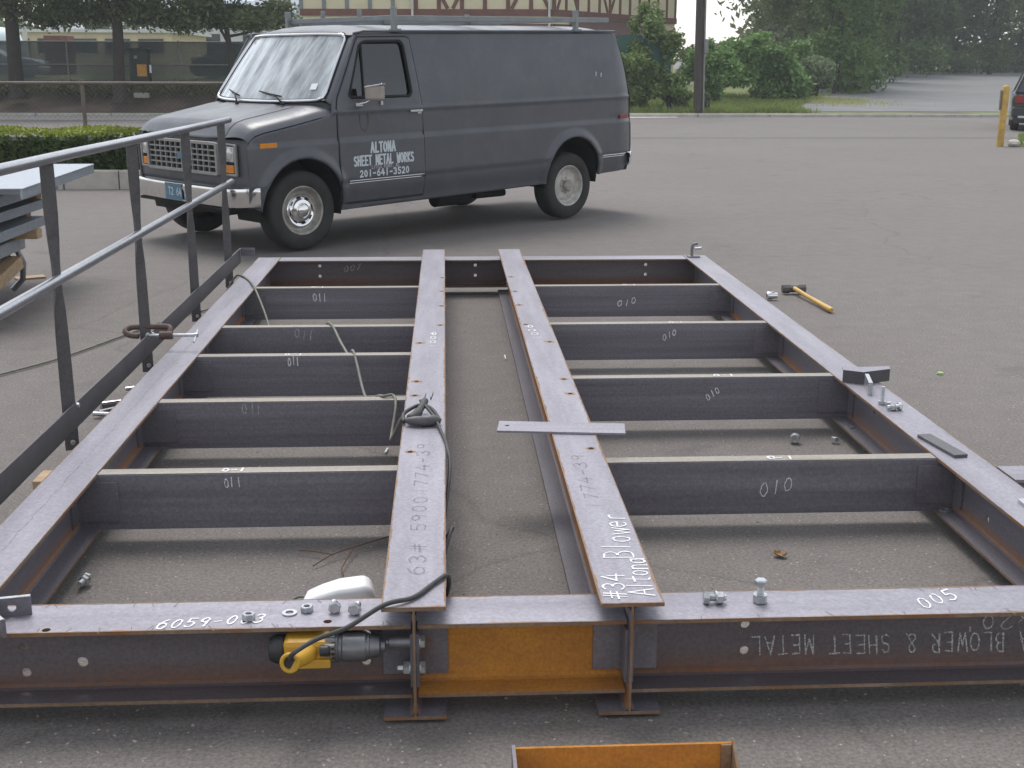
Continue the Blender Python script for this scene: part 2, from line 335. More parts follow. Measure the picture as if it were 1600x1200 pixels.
# gravel lot beyond the verge
def gedge(y): return 12.6+max(0, min((y-44.5)*.42, 5.2)) if y < 57 else 17.8+(y-57)*.06
mb = MB(); mb.surf(lambda a, b: (gedge(b)+a*a*70+.35*math.sin(b*1.7), b, terr(gedge(b)+a*a*70, b)+.012), np.linspace(0, 1, 24).tolist(), [42.4+.7*i for i in range(24)]+[59.5+3*i for i in range(34)])
structure(mb.build('gravel_lot', 'gravel', smooth=True))
# kerb beyond the road: each length of kerb is its own stone
kp = structure(MB().box((-40, 41.02, -.05), (45, 41.30, .095)).build('kerb_bed', 'concrete'))
km = MB().box((-1.18, -.08, -.05), (1.18, .08, .105)).mesh('kerb_stone', 'kerbstone')
for i in range(32):
    o = bpy.data.objects.new('kerb_stone', km); COL.objects.link(o); o.location = (-36+2.4*i, 40.95+random.uniform(-.012, .012), random.uniform(-.008, .006)); o.parent = kp
    md = o.modifiers.new('bevel', 'BEVEL'); md.width = .02
MB().box((-45, 38.1, -.03), (3.2, 40.8, .02)).build('pavement', 'concrete')['kind'] = 'structure'
mb = MB().add([(5.2, 39.7, .004), (7.6, 40.3, .004), (7.7, 40.85, .004), (5.0, 40.85, .004)], [(0, 1, 2, 3)]); structure(mb.build('driveway_apron', 'kerbstone'))

# stones, chips and litter pressed into the asphalt near the camera
def chips(name, mat, n, x0, x1, y0, y1, s0, s1):
    mb = MB()
    for _ in range(n):
        x, y = random.uniform(x0, x1), y0+(y1-y0)*random.random()**1.7; s = random.uniform(s0, s1); a = random.uniform(0, 6.3); k = random.uniform(.4, 1)
        c, d = math.cos(a), math.sin(a); P = []
        for (px, py) in ((-1, -.5), (1, -.6), (.8, .7), (-.7, .6)): P.append((x+(px*c-py*k*d)*s, y+(px*d+py*k*c)*s, -.012))
        P += [(x+random.uniform(-.3, .3)*s, y, -.012+s*.6)]; mb.add(P, [(0, 1, 4), (1, 2, 4), (2, 3, 4), (3, 0, 4)])
    return stuff(tag(mb.build(name, mat), 'small pale stone chips scattered over the asphalt lot', 'gravel'))
MT['chip'] = M('pale_stone_chip', (.40, .36, .30), (.22, .19, .16), 3, .9)
chips('stone_chips', 'chip', 3400, -3, 3.2, 2.1, 9, .0025, .0078)

# ================================================================ the steel frame
H, XL, XR, FW, TF, TW = .314, -.1737, .382, .1625, .0097, .0065
Y0, Y1 = 2.817, 8.962
ZB, ZT = .045, .250
frame = thing('steel_platform', (.2, 5.9, 0), 'large bolted platform frame of grey steel beams on the asphalt before the van', 'platform frame')
WLX, WRX = XL+FW/2, XR+FW/2
def beam_y(name, x0, x1, y0, y1, zb, zt, tholes, wholes, fm='flange_y', wm='web_y'):
    mb = MB(); xc = (x0+x1)/2
    mb.plate(rect(x0, y0, x1, y1), [circ(a, b, r) for a, b, r in tholes], (0, 0, zt-TF), (1, 0, 0), (0, 1, 0), (0, 0, 1), TF, 0, 2)
    mb.plate(rect(x0, y0, x1, y1), [], (0, 0, zb), (1, 0, 0), (0, 1, 0), (0, 0, 1), TF, 1, 2)
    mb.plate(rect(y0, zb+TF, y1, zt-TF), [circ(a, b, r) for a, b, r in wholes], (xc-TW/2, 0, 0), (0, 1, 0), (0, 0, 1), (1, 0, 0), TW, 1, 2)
    for s in (-1, 1):                           # rolled fillets between web and flanges
        for z, d in ((zb+TF, 1), (zt-TF, -1)):
            k = .012; P = [(xc+s*(TW/2), z+d*k), (xc+s*(TW/2+k*.3), z+d*k*.3), (xc+s*(TW/2+k), z)]
            mb.add([(p[0], y, p[1]) for y in (y0+.001, y1-.001) for p in P], [(0, 1, 4, 3), (1, 2, 5, 4)], 1)
    return mb.build(name, [fm, wm, 'rust_edge'], frame)
def beam_x(name, x0, x1, y0, y1, tholes, wholes, wm='web_x', fm='flange_x', we=(-.01, -.01)):
    mb = MB(); yc = (y0+y1)/2
    mb.plate(rect(x0, y0, x1, y1), [circ(a, b, r) for a, b, r in tholes], (0, 0, ZT-TF), (1, 0, 0), (0, 1, 0), (0, 0, 1), TF, 0, 2)
    mb.plate(rect(x0, y0, x1, y1), [], (0, 0, ZB), (1, 0, 0), (0, 1, 0), (0, 0, 1), TF, 1, 2)
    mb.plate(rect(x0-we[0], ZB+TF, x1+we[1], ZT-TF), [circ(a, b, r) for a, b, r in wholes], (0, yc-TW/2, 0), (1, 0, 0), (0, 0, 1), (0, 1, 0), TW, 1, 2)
    for s in (-1, 1):
        for z, d in ((ZB+TF, 1), (ZT-TF, -1)):
            k = .012; P = [(yc+s*(TW/2), z+d*k), (yc+s*(TW/2+k*.3), z+d*k*.3), (yc+s*(TW/2+k), z)]
            mb.add([(x, p[0], p[1]) for x in (x0+.001, x1-.001) for p in P], [(0, 1, 4, 3), (1, 2, 5, 4)], 1)
    return mb.build(name, [fm, wm, 'rust_edge'], frame)
hl = [(-.026, 7.722), (-.026, 7.242), (-.031, 6.779), (-.036, 6.252), (-.135, 5.831), (-.134, 5.081), (-.137, 4.85), (-.135, 4.094)]
hr = [(.413, 7.74), (.411, 7.22), (.41, 6.79), (.413, 6.251), (.505, 5.834), (.505, 5.095), (.508, 4.853), (.507, 4.105)]
beamL = beam_y('main_beam', XL, XL+FW, Y0, Y1, 0, H, [(a, b, .0105) for a, b in hl], [])
beamR = beam_y('main_beam', XR, XR+FW, Y0, Y1, 0, H, [(a, b, .0105) for a, b in hr], [])
# rust bloom round the bolt holes: shallow rings that stain the flange
MT['stain'] = M('rust_stain', (.34, .18, .08), (.27, .20, .15), 60, .9)
def stains(par, hs, s):
    mb = MB(); rd = random.Random(s)
    for a, b in hs:
        n = 14; k = rd.uniform(.5, 1.25)
        o_ = [(a+(.0115+.011*k*rd.uniform(.3, 1.2))*math.cos(2*math.pi*i/n)*1.25, b+(.0115+.011*k*rd.uniform(.3, 1.2))*math.sin(2*math.pi*i/n)) for i in range(n)]
        i_ = circ(a, b, .0108, n); mb.add([(*p, H+.0006) for p in o_]+[(*p, H+.0006) for p in i_], [(i, (i+1) % n, n+(i+1) % n, n+i) for i in range(n)])
    stuff(mb.build('rust_stain', 'stain', par, world=False))
stains(beamL, hl, 1); stains(beamR, hr, 2)
fbY0, fbY1, fbW = 2.850, 3.020, 2.935
fb1 = beam_x('end_beam', -1.56, WLX-.008, fbY0, fbY1, [(-.315, 2.883, .011), (-1.02, 2.868, .011)], [(-1.106, .172, .0125), (-1.104, .10, .0125), (-.958, .126, .0145), (-.221, .188, .0125), (-.223, .110, .0125)])
fb2 = beam_x('end_beam', WLX+.008, WRX-.008, fbY0, fbY1, [], [], wm='rust_web')
fb3 = beam_x('end_beam', WRX+.008, 2.12, fbY0, fbY1, [], [(.786, .192, .0125), (.787, .117, .0125)])
fb2['label'] = 'short end beam between the two main beams, web coated in orange rust'
rbY0, rbY1 = 8.860, 9.030
hz = [(-.934, .199, .012), (-.934, .123, .012), (.213, .199, .012), (.213, .123, .012), (1.487, .196, .012), (1.487, .123, .012)]
rb1 = beam_x('end_beam', -1.222, WLX-.008, rbY0, rbY1, [], hz[:2], we=(.082, -.01))
rb2 = beam_x('end_beam', WLX+.008, WRX-.008, rbY0, rbY1, [], hz[2:4])
rb3 = beam_x('end_beam', WRX+.008, 1.780, rbY0, rbY1, [], hz[4:], we=(-.01, .082))
SLX0, SLX1, SRX0, SRX1 = -1.392, -1.226, 1.785, 1.951
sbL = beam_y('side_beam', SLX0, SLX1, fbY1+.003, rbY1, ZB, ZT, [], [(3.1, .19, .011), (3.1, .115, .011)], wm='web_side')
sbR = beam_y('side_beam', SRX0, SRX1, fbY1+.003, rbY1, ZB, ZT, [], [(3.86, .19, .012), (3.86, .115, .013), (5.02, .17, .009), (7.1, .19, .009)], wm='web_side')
MT['seam'] = steel('weld_seam', (.15, .11, .10), (.24, .20, .19), .4, (1, 1, 1), .7)
mb = MB()                                       # ragged scribed line along the flange
P = [(-1.312+.0035*math.sin(i*1.9)+random.uniform(-.0022, .0022), 3.1+i*.05, ZT+.0008) for i in range(118)]
mb.add([(p[0]-.0006-.0008*random.random(), p[1], p[2]) for p in P]+[(p[0]+.0006, p[1], p[2]) for p in P], [(i, i+1, 119+i-1+0, 118+i) for i in range(117)]); mb.build('scribed_line', 'seam', sbL, world=False)
def channel(y, x0, x1, a, b):
    """C-section, flat back towards the camera, flanges pointing away; web runs on into the neighbours"""
    mb = MB(); fwid, t_ = .057, .0085
    mb.plate(rect(x0, ZB-.001, x1, ZT-.001), [], (0, y, 0), (1, 0, 0), (0, 0, 1), (0, 1, 0), .0065, 0, 0)
    for z in (ZB-.001, ZT-.001-t_): mb.box((a, y+.0062, z), (b, y+fwid, z+t_), 1)
    # rounded toe in the same pale tone as the flanges
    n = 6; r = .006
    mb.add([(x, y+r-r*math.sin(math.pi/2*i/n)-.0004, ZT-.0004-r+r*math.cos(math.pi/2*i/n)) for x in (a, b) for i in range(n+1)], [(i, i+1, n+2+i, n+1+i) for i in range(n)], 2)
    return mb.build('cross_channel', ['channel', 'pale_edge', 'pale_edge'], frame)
LY = [4.085, 5.02, 5.857, 6.540, 7.745]; RY = [4.137, 5.353, 6.556, 7.757]
CL = [channel(y, -1.300, WLX-.012, SLX1+.003, WLX-.06) for y in LY]
CR = [channel(y, WRX+.012, 1.860, WRX+.06, SRX0-.003) for y in RY]
# rust creeping in from the flange edges
def edge_rust(par, along, a0, a1, edges, z, s, wmax):
    rd = random.Random(s); mb = MB()
    for e0, sg in edges:
        n = int((a1-a0)/.02); wv = [0]*(n+1); c = 0
        for i in range(n+1): c = .86*c+rd.uniform(-.4, .4); wv[i] = max(.0006, (.35+.65*abs(c))*wmax*(rd.random()*.5+.5)*(.45+.55*math.sin(i*.031+s)**2))
        P = []
        for i in range(n+1): a = a0+(a1-a0)*i/n; P += [(e0, a, z), (e0+sg*wv[i], a, z)] if along == 'y' else [(a, e0, z), (a, e0+sg*wv[i], z)]
        mb.add(P, [(2*i, 2*i+1, 2*i+3, 2*i+2) for i in range(n)])
    stuff(mb.build('edge_rust', 'edgestain', par, world=False, fix=False))
MT['edgestain'] = steel('edge_rust', (.30, .19, .12), (.24, .17, .13), .72, (1, 1, 1), .85, .2, rcol=((.34, .19, .10), (.27, .17, .11)), metal=0)
edge_rust(beamL, 'y', Y0, Y1, ((XL+.0003, 1), (XL+FW-.0003, -1)), H+.0005, 1, .011)
edge_rust(beamR, 'y', Y0, Y1, ((XR+.0003, 1), (XR+FW-.0003, -1)), H+.0005, 2, .015)
edge_rust(beamR, 'x', XR, XR+FW, ((Y0+.0003, 1),), H+.0009, 3, .02); edge_rust(beamL, 'x', XL, XL+FW, ((Y0+.0003, 1),), H+.0009, 4, .02)
edge_rust(sbL, 'y', 3.03, 9.0, ((SLX1-.0003, -1), (SLX0+.0003, 1)), ZT+.0005, 5, .008); edge_rust(sbR, 'y', 3.03, 9.0, ((SRX0+.0003, 1), (SRX1-.0003, -1)), ZT+.0005, 6, .008)
edge_rust(fb1, 'x', -1.5, -.12, ((fbY0+.0003, 1), (fbY1-.0003, -1)), ZT+.0005, 7, .011); edge_rust(fb2, 'x', -.07, .44, ((fbY0+.0003, 1), (fbY1-.0003, -1)), ZT+.0005, 8, .009); edge_rust(fb3, 'x', .48, 2.1, ((fbY0+.0003, 1), (fbY1-.0003, -1)), ZT+.0005, 9, .016)
# clip angles and the bolts that hold them
MT['clip'] = steel('clip_angle_steel', (.150, .138, .155), (.215, .20, .22), .36, (1, 1, 1), .55)
def hexbolt(mb, c, ax, af=.030, head=.014, washer=True, mi=0, shank=0, sr=.0095):
    ax = Vector(ax).normalized(); c = Vector(c); r = af/2/math.cos(math.pi/6); o0 = 0
    if washer: mb.lathe(c, ax, [(0, 0), (af*.62, 0), (af*.62, .003), (0, .003)], 16, mi); o0 = .003
    mb.lathe(c, ax, [(0, o0), (r, o0), (r, o0+head*.85), (r*.86, o0+head), (0, o0+head)], 6, mi)
    if shank: mb.lathe(c, ax, [(0, o0+head-.001), (sr, o0+head-.001), (sr, o0+head+shank-.002), (sr*.8, o0+head+shank), (0, o0+head+shank)], 12, mi)
def clip(x0, x1, y, dy, z0=.075, z1=.222):
    return MB().box((x0, min(y, y+dy), z0), (x1, max(y, y+dy), z1)).build('clip_angle', 'clip', frame, bevel=.0015)
for y in LY:
    clip(SLX1-.078, -1.155, y-.0005, -.008); MB().box((SLX1-.079, y-.075, .075), (SLX1-.0715, y-.009, .222)).build('clip_angle', 'clip', frame)
    clip(WLX-.10, WLX-.004, y-.0005, -.008)
for y in RY:
    clip(1.715, 1.862, y-.0005, -.008); MB().box((1.8555, y-.075, .075), (1.8645, y-.009, .222)).build('clip_angle', 'clip', frame)
    clip(WRX+.004, WRX+.10, y-.0005, -.008)
for xw in (WLX, WRX):                            # connections at the camera end of the main beams
    for s in (-1, 1):
        clip(xw+s*.0040 if s > 0 else xw-.086, xw+.086 if s > 0 else xw-.0040, fbW-.0035, -.008, .075, .225)
        MB().box((min(xw+s*.0038, xw+s*.0115), fbW-.085, .075), (max(xw+s*.0038, xw+s*.0115), fbW-.0125, .225)).build('clip_angle', 'clip', frame)
    for z in (.194, .120):
        for s in (-1, 1):
            if xw == WRX: continue
            if s == -1 and z == .194: continue   # the wrench socket covers that one
            mb = MB(); hexbolt(mb, (xw+s*.0118, 2.872, z), (s, 0, 0), .031, .016 if s < 0 else .012, True, 0, .016 if s < 0 else 0); mb.build('bolt', 'zinc', frame)
for y in LY: pass
# chalk and paint marks
def marks(par, name, mat, jobs):
    for j in jobs: mb = MB(); strokes(mb, *j[0], **j[1]); o = mb.build(name, mat, par, world=False, fix=False); o['kind'] = 'stuff'
UX, UZ, NY, NZ = Vector((1, 0, 0)), Vector((0, 0, 1)), Vector((0, -1, 0)), Vector((0, 0, 1))
marks(fb1, 'painted_number', 'chalk', [(('6059-003', (-.748, 2.857, ZT), Vector((.040, .004, 0)), Vector((.008, .050, 0)), NZ, .0052), dict(adv=.86, seed=3))])
marks(fb3, 'painted_number', 'chalk', [(('005', (1.250, 2.880, ZT), Vector((.050, .027, 0)), Vector((-.006, .062, 0)), NZ, .0050), dict(adv=.86, seed=4))])
marks(fb3, 'chalk_writing', 'faintchalk', [
  (('ALTONA BLOWER & SHEET METAL', (1.742, fbW-TW/2, .152), Vector((-.0412, 0, .0002)), Vector((.005, 0, -.054)), NY, .0042), dict(adv=.85, seed=5, jit=.06)),
  (("24x20'", (1.66, fbW-TW/2, .207), Vector((-.058, 0, 0)), Vector((.004, 0, -.042)), NY, .0042), dict(adv=.85, seed=6, jit=.05))])
marks(beamR, 'chalk_writing', 'chalk', [
  (('#34', (.450, 2.842, H), Vector((.006, .070, 0)), Vector((-.058, .004, 0)), NZ, .0054), dict(adv=.82, seed=7)),
  (('Altona', (.528, 2.862, H), Vector((.002, .062, 0)), Vector((-.066, .003, 0)), NZ, .0052), dict(adv=.66, seed=8)),
  (('Blower', (.508, 3.105, H), Vector((.006, .084, 0)), Vector((-.082, .003, 0)), NZ, .0052), dict(adv=.70, seed=9)),
  (('1006', (.472, 5.90, H), Vector((-.010, .11, 0)), Vector((-.036, -.01, 0)), NZ, .0060), dict(adv=.8, seed=10))])
marks(beamL, 'chalk_writing', 'chalk', [(('1006', (-.058, 5.72, H), Vector((0, .12, 0)), Vector((-.026, 0, 0)), NZ, .0050), dict(adv=.8, seed=11))])
marks(beamL, 'mill_print', 'faintprint', [(('63# 59001774-39', (-.068, 3.02, H), Vector((0, .092, 0)), Vector((-.045, 0, 0)), NZ, .0060), dict(adv=.86, seed=12, lift=.0009))])
marks(beamR, 'mill_print', 'faintprint', [(('1774-39', (.470, 3.50, H), Vector((0, .092, 0)), Vector((-.045, 0, 0)), NZ, .0060), dict(adv=.86, seed=13, lift=.0009))])
for i, (x, z, ux, hgt, sk) in enumerate(((-.788, .192, .026, .034, .25), (-.873, .194, .034, .046, .05), (-.787, .200, .026, .040, .10), (-.838, .190, .044, .050, -.28), (-.860, .158, .040, .050, .12))):
    marks(CL[i], 'chalk_number', 'faintchalk' if i in (1, 3) else 'chalk', [(('011', (x, LY[i], z), Vector((ux, 0, ux*sk*.6)), Vector((-hgt*sk*.3, 0, hgt)), NY, .0030+i*.0006), dict(adv=.82, seed=20+i, jit=.08)),
       (('0-1', (x-.01, LY[i]+.012, ZT-.001), Vector((.040, 0, 0)), Vector((0, .034, 0)), NZ, .007), dict(adv=.7, seed=30+i, jit=.1))])
for i, (x, z, ux, hgt, rot, sl) in enumerate(((1.133, .104, .052, .056, 14, .016), (1.199, .136, .030, .034, 36, .006), (1.199, .152, .036, .036, 22, .010), (1.114, .109, .052, .040, 12, .012))):
    c, s = math.cos(R(rot)), math.sin(R(rot))
    marks(CR[i], 'chalk_number', 'chalk', [(('010', (x, RY[i], z), Vector((ux*c, 0, ux*s)), Vector((-hgt*s+sl, 0, hgt*c)), NY, .0032+i*.0006), dict(adv=.84, seed=40+i, jit=.08)),
       (('0-1', (x+.03, RY[i]+.012, ZT-.001), Vector((.046, 0, 0)), Vector((0, .034, 0)), NZ, .007), dict(adv=.7, seed=50+i, jit=.1))])
marks(rb1, 'chalk_number', 'faintchalk', [(('007', (-.76, fbW*0+(rbY0+rbY1)/2-TW/2, .150), Vector((.055, 0, .01)), Vector((.01, 0, .045)), NY, .006), dict(adv=.8, seed=60))])
# dried rust streaks of lettering on the near flange toes
mb = MB()
for i in range(46):
    x = random.uniform(-1.2, -.15) if i < 26 else random.uniform(.6, 2.0); y = random.choice((2.858, 2.866, 3.008)); a = random.uniform(-.6, .6); l = random.uniform(.008, .02)
    d = Vector((math.sin(a), math.cos(a), 0)); sdv = Vector((d.y, -d.x, 0))*.0011; c = Vector((x, y, ZT+.0007))
    mb.add([c-d*l-sdv, c-d*l+sdv, c+d*l+sdv, c+d*l-sdv], [(0, 1, 2, 3)])
stuff(mb.build('scratch_marks', 'seam', frame))

# ================================================================ railing beside the frame
rail = thing('steel_railing', (-1.5, 6.4, .13), 'unpainted steel pipe railing standing along the left edge of the frame', 'railing')
XRL = -1.5
def toe(y): return .335+(y-6.4)*.006
MB().ring([(XRL, 3.2, 1.290), (XRL, 5.0, 1.286), (XRL, 7, 1.272), (XRL, 8.72, 1.262), (XRL, 8.735, 1.262)], [.021, .021, .021, .021, .016], 16).build('top_rail', 'rail', rail, smooth=50)
MB().ring([(XRL, 3.2, .820), (XRL, 8.70, .838)], .021, 16).build('mid_rail', 'rail', rail, smooth=50)
mb = MB(); mb.obox((XRL+.012, 5.95, toe(5.95)-.05), (0, 2.86, .018), (.004, 0, 0), (0, 0, .05)); mb.build('toe_plate', 'post', rail, bevel=.001)
for y in (3.48, 4.752, 6.045, 7.29, 8.458):
    # flat bar, pinched and turned where the mid rail passes
    prof = [(.13, .027, 0), (.45, .026, 0), (.60, .025, 0), (.70, .022, 12), (.77, .015, 25), (.80, .014, 25), (.86, .014, 25), (.90, .015, 25), (.98, .022, 12), (1.08, .026, 0), (1.279-(y-4.75)*.0055, .026, 0)]
    vs = []; fs = []
    for z, w_, a in prof:
        t_ = .0065 if w_ > .02 else .011; zz = z
        for sx, sy__ in ((-1, -1), (1, -1), (1, 1), (-1, 1)):
            vs.append((XRL-.012+sx*w_*math.cos(R(18+a))-sy__*t_*math.sin(R(18+a)), y+sx*w_*math.sin(R(18+a))+sy__*t_*math.cos(R(18+a)), zz))
    for i in range(len(prof)-1):
        for j in range(4): fs.append((i*4+j, i*4+(j+1) % 4, i*4+4+(j+1) % 4, i*4+4+j))
    fs += [(3, 2, 1, 0), tuple(len(vs)-4+j for j in range(4))]
    MB().add(vs, fs).build('post', 'post', rail, bevel=.0015)
    if y < 7:
        mb = MB(); hexbolt(mb, (XRL+.016, y+.012, toe(y)-.012), (1, 0, 0), .018, .008); mb.build('bolt', 'zinc', rail)
    mb = MB(); hexbolt(mb, (XRL-.004, y-.010, .165), (.3, -1, 0), .018, .008); mb.build('bolt', 'zinc', rail)
mb = MB(); mb.plate(rect(0, 0, .10, .055), [circ(.03, .028, .007), circ(.07, .028, .009)], (XRL+.02, 8.80, .30), (1, 0, 0), (0, 0, 1), (0, 1, 0), .006); mb.box((XRL+.0165, 8.74, .30), (XRL+.0225, 8.799, .355)); mb.build('end_bracket', 'clip', rail)

# C-clamp gripping the toe plate, its screw over the side beam
cl = thing('c_clamp', (-1.45, 6.0, .25), 'brown iron C-clamp gripping the railing toe plate, screw pointing at the side beam', 'clamp')
cy0 = 6.02; cz = .356
fr = [(-1.415, cy0-.02, cz-.034), (-1.392, cy0-.012, cz-.026), (-1.385, cy0+.012, cz-.006), (-1.41, cy0+.03, cz+.004), (-1.55, cy0+.03, cz+.005), (-1.592, cy0+.022, cz+.000), (-1.604, cy0, cz-.014), (-1.580, cy0-.012, cz-.028), (-1.535, cy0-.014, cz-.033)]
MB().ring(spline(fr, 6), [.015]*49, 10).build('frame', 'castiron', cl, smooth=60)
MB().cyl((-1.432, cy0-.018, cz-.03), (-1.368, cy0-.018, cz-.03), .021, 14).build('screw_boss', 'castiron', cl, smooth=40)
mb = MB(); mb.cyl((-1.50, cy0-.018, cz-.03), (-1.262, cy0-.018, cz-.03), .0085, 12); mb.lathe((-1.484, cy0-.018, cz-.03), (-1, 0, 0), [(0, 0), (.016, 0), (.016, .010), (.010, .014), (0, .014)], 14); mb.lathe((-1.262, cy0-.018, cz-.03), (1, 0, 0), [(0, 0), (.012, 0), (.012, .018), (0, .018)], 12); mb.build('screw', 'zinc', cl, smooth=40)
MB().ring([(-1.253, cy0+.03, cz-.014), (-1.253, cy0-.08, cz-.052)], [.0052, .0052], 8).build('tommy_bar', 'zinc', cl)
# offcuts under and beside the left beam
wb = MB().box((-1.64, 4.62, -.01), (-1.15, 4.76, .043)); tag(wb.build('timber_block', 'wood', bevel=.004), 'pale timber block under the left side beam beside the first railing post', 'timber')
tag(MB().obox((-1.49, 5.02, .01), (.05, .17, 0), (-.045, .013, 0), (0, 0, .02)).build('timber_offcut', 'wood', bevel=.004), 'short pale timber offcut on the asphalt behind the timber block', 'timber')
ba = thing('steel_angle_bundle', (-1.6, 5.95, 0), 'small heap of bent steel rods on the asphalt beyond the left side beam', 'steel rods')
for i, pts in enumerate(([(-1.69, 5.80, .012), (-1.42, 6.16, .012)], [(-1.69, 5.80, .03), (-1.40, 5.98, .02), (-1.68, 5.72, .012)], [(-1.70, 5.70, .01), (-1.45, 5.66, .01)], [(-1.66, 6.15, .012), (-1.36, 6.24, .03)])):
    MB().ring(pts, .011, 8).build('rod', 'rail', ba)

# ================================================================ loose nuts, bolts and washers
def nut(name, loc, ax, label, af=.030, hgt=.017, grp=None, mat='zinc'):
    mb = MB(); r = af/2/math.cos(math.pi/6); ri = af*.31
    mb.lathe((0, 0, 0), ax, [(ri, 0), (r*.9, 0), (r, .002), (r, hgt-.002), (r*.9, hgt), (ri*1.15, hgt), (ri, hgt-.002), (ri, 0)], 6 if af > 0 else 18, ph=.3)
    o = mb.build(name, mat); o.location = loc; return tag(o, label, 'nut', grp)
def washer(loc, label, ro=.0195, ri=.0105, th=.004):
    o = MB().lathe((0, 0, 0), (0, 0, 1), [(ri, 0), (ro, 0), (ro, th), (ri, th), (ri, 0)], 24).build('washer', 'zinc', smooth=40); o.location = loc; return tag(o, label, 'washer')
def loosebolt(loc, ax, label, shank=.04, extra=None, af=.030):
    e = thing('loose_bolt', loc, label, 'bolt', None); ax = Vector(ax).normalized(); r = af/2/math.cos(math.pi/6)
    MB().lathe((0, 0, 0), ax, [(0, 0), (r*.8, 0), (r, .003), (r, .015), (0, .015)], 6, ph=.2).build('head', 'zinc', e, world=False)
    nb = int(shank/.004); prof = [(0, .014)]
    for i in range(nb): prof += [(.0098, .015+i*.004), (.0086, .017+i*.004)]
    prof += [(.0085, .015+shank), (0, .015+shank)]
    MB().lathe((0, 0, 0), ax, prof, 12).build('shank', 'zinc', e, world=False)
    if extra is not None:
        MB().lathe(tuple(ax*extra), ax, [(.0100, 0), (r, 0), (r, .016), (.0100, .016), (.0100, 0)], 6).build('nut', 'zinc', e, world=False)
        MB().lathe(tuple(ax*(extra-.0045)), ax, [(.0100, 0), (.0185, 0), (.0185, .004), (.0100, .004), (.0100, 0)], 18).build('washer', 'zinc', e, world=False)
    return e
nut('hex_nut', (-.519, 2.902, ZT+.0005), (.05, .05, 1), 'large hex nut sitting on the painted number 6059-003', .030, .018)
washer((-.418, 2.934, ZT+.0005), 'flat washer on the front beam beside the second hex nut')
nut('hex_nut', (-.374, 2.945, ZT+.0005), (0, 0, 1), 'hex nut on the front beam right of the flat washer', .029, .016)
loosebolt((-.300, 2.925, ZT+.0165), (-.12, 1, -.12), 'bolt lying on the front beam next to the hex nut, head to the camera', .038)
loosebolt((-.250, 2.912, ZT+.0165), (.15, 1, -.12), 'bolt lying on the front beam nearest the left main beam, head to the camera', .038)
loosebolt((.672, 2.945, ZT+.0165), (1, -.03, 0), 'bolt lying sideways on the right front beam with its nut on', .046, extra=.036)
e = loosebolt((.825, 2.945, ZT+.066), (0, 0, -1), 'bolt standing head up in a nut on the right front beam', .050, extra=.047)
for ch in e.children:
    if ch.name.startswith('nut'): ch.scale = (1.12, 1.12, 1)
loosebolt((1.835, 4.860, ZT), (0, 0, 1), 'bolt standing upright on its head on the right side beam', .062)
loosebolt((1.885, 4.770, ZT+.0165), (-1, -.10, -.05), 'bolt lying beside the upright bolt on the right side beam', .050, extra=.035)
nut('hex_nut', (1.842, 4.79, ZT+.014), (.3, 1, .1), 'hex nut between the two bolts on the right side beam', .028, .015)
loosebolt((-1.180, 3.742, .014), (-.18, -1, .02), 'shiny bolt on the asphalt inside the front left corner of the frame', .045, extra=.02)
o = MB().lathe((0, 0, 0), (-.35, -.9, .1), [(0, 0), (.021, 0), (.023, .004), (.023, .030), (.019, .034), (.012, .034), (.012, .02), (0, .02)], 18).build('pipe_plug', 'zinc', smooth=40); o.location = (1.565, 5.165, .012); tag(o, 'round steel pipe plug on the asphalt inside the right bay', 'pipe plug')
nut('hex_nut', (1.738, 5.145, .0), (.2, .1, 1), 'hex nut on the asphalt at the foot of the right side beam', .032, .018)
washer((1.812, 5.17, ZB+TF+.0005), 'flat washer on the lower flange of the right side beam, far one', .022, .012)
washer((1.822, 4.11, ZB+TF+.0005), 'flat washer on the lower flange of the right side beam, near one', .024, .013)
MB_ = MB().box((-.0045, -.030, 0), (.0045, .030, .009)); o = MB_.build('chalk_stick', 'chalk', bevel=.003); o.location = (-.272, 5.105, -.009); o.rotation_euler = (0, 0, -.12); tag(o, 'short white chalk stick on the asphalt by the left main beam', 'chalk')
o = MB().box((-.004, -.05, 0), (.004, .05, .008)).build('chalk_stick', 'chalk', bevel=.003); o.location = (.334, 6.85, -.009); tag(o, 'long white chalk stick on the asphalt between the two main beams', 'chalk')
o = MB().lathe((0, 0, 0), (.1, 0, 1), [(0, .014), (.015, .012), (.019, .006), (.019, 0), (0, 0)], 16).build('bottle_cap', 'greencap', smooth=40); o.location = (2.72, 6.37, -.011); tag(o, 'pale green bottle cap alone on the asphalt right of the frame', 'bottle cap')
# curled dead leaf
mb = MB(); mb.surf(lambda a, b: (a*.034*(1-.6*abs(b)**1.5)*(1+.25*math.sin(9*b)), b*.042, .012*a*a+.012*b*b+.006*math.sin(6*a+4*b)), np.linspace(-1, 1, 9).tolist(), np.linspace(-1, 1, 9).tolist())
o = mb.build('fallen_leaf', 'leafdead', solid=.0008); o.location = (1.142, 3.86, -.004); o.rotation_euler = (0, 0, 1.0); o.scale = (.55, .55, .55); tag(o, 'curled brown leaf on the asphalt inside the right front bay', 'leaf')
# flat bar across the right main beam
mb = MB(); d = Vector((.473, -.055, 0)); L_ = d.length; u_ = d/L_; v_ = Vector((-u_.y, u_.x, 0))
mb.plate(rect(0, -.063, L_, .063), [circ(.034, .004, .0085)], (.187, 4.373, H+.0008), u_, v_, (0, 0, 1), .0085); tag(mb.build('flat_bar', ['flange_x'], bevel=.001), 'loose flat steel bar with one hole laid across the right main beam', 'flat bar')
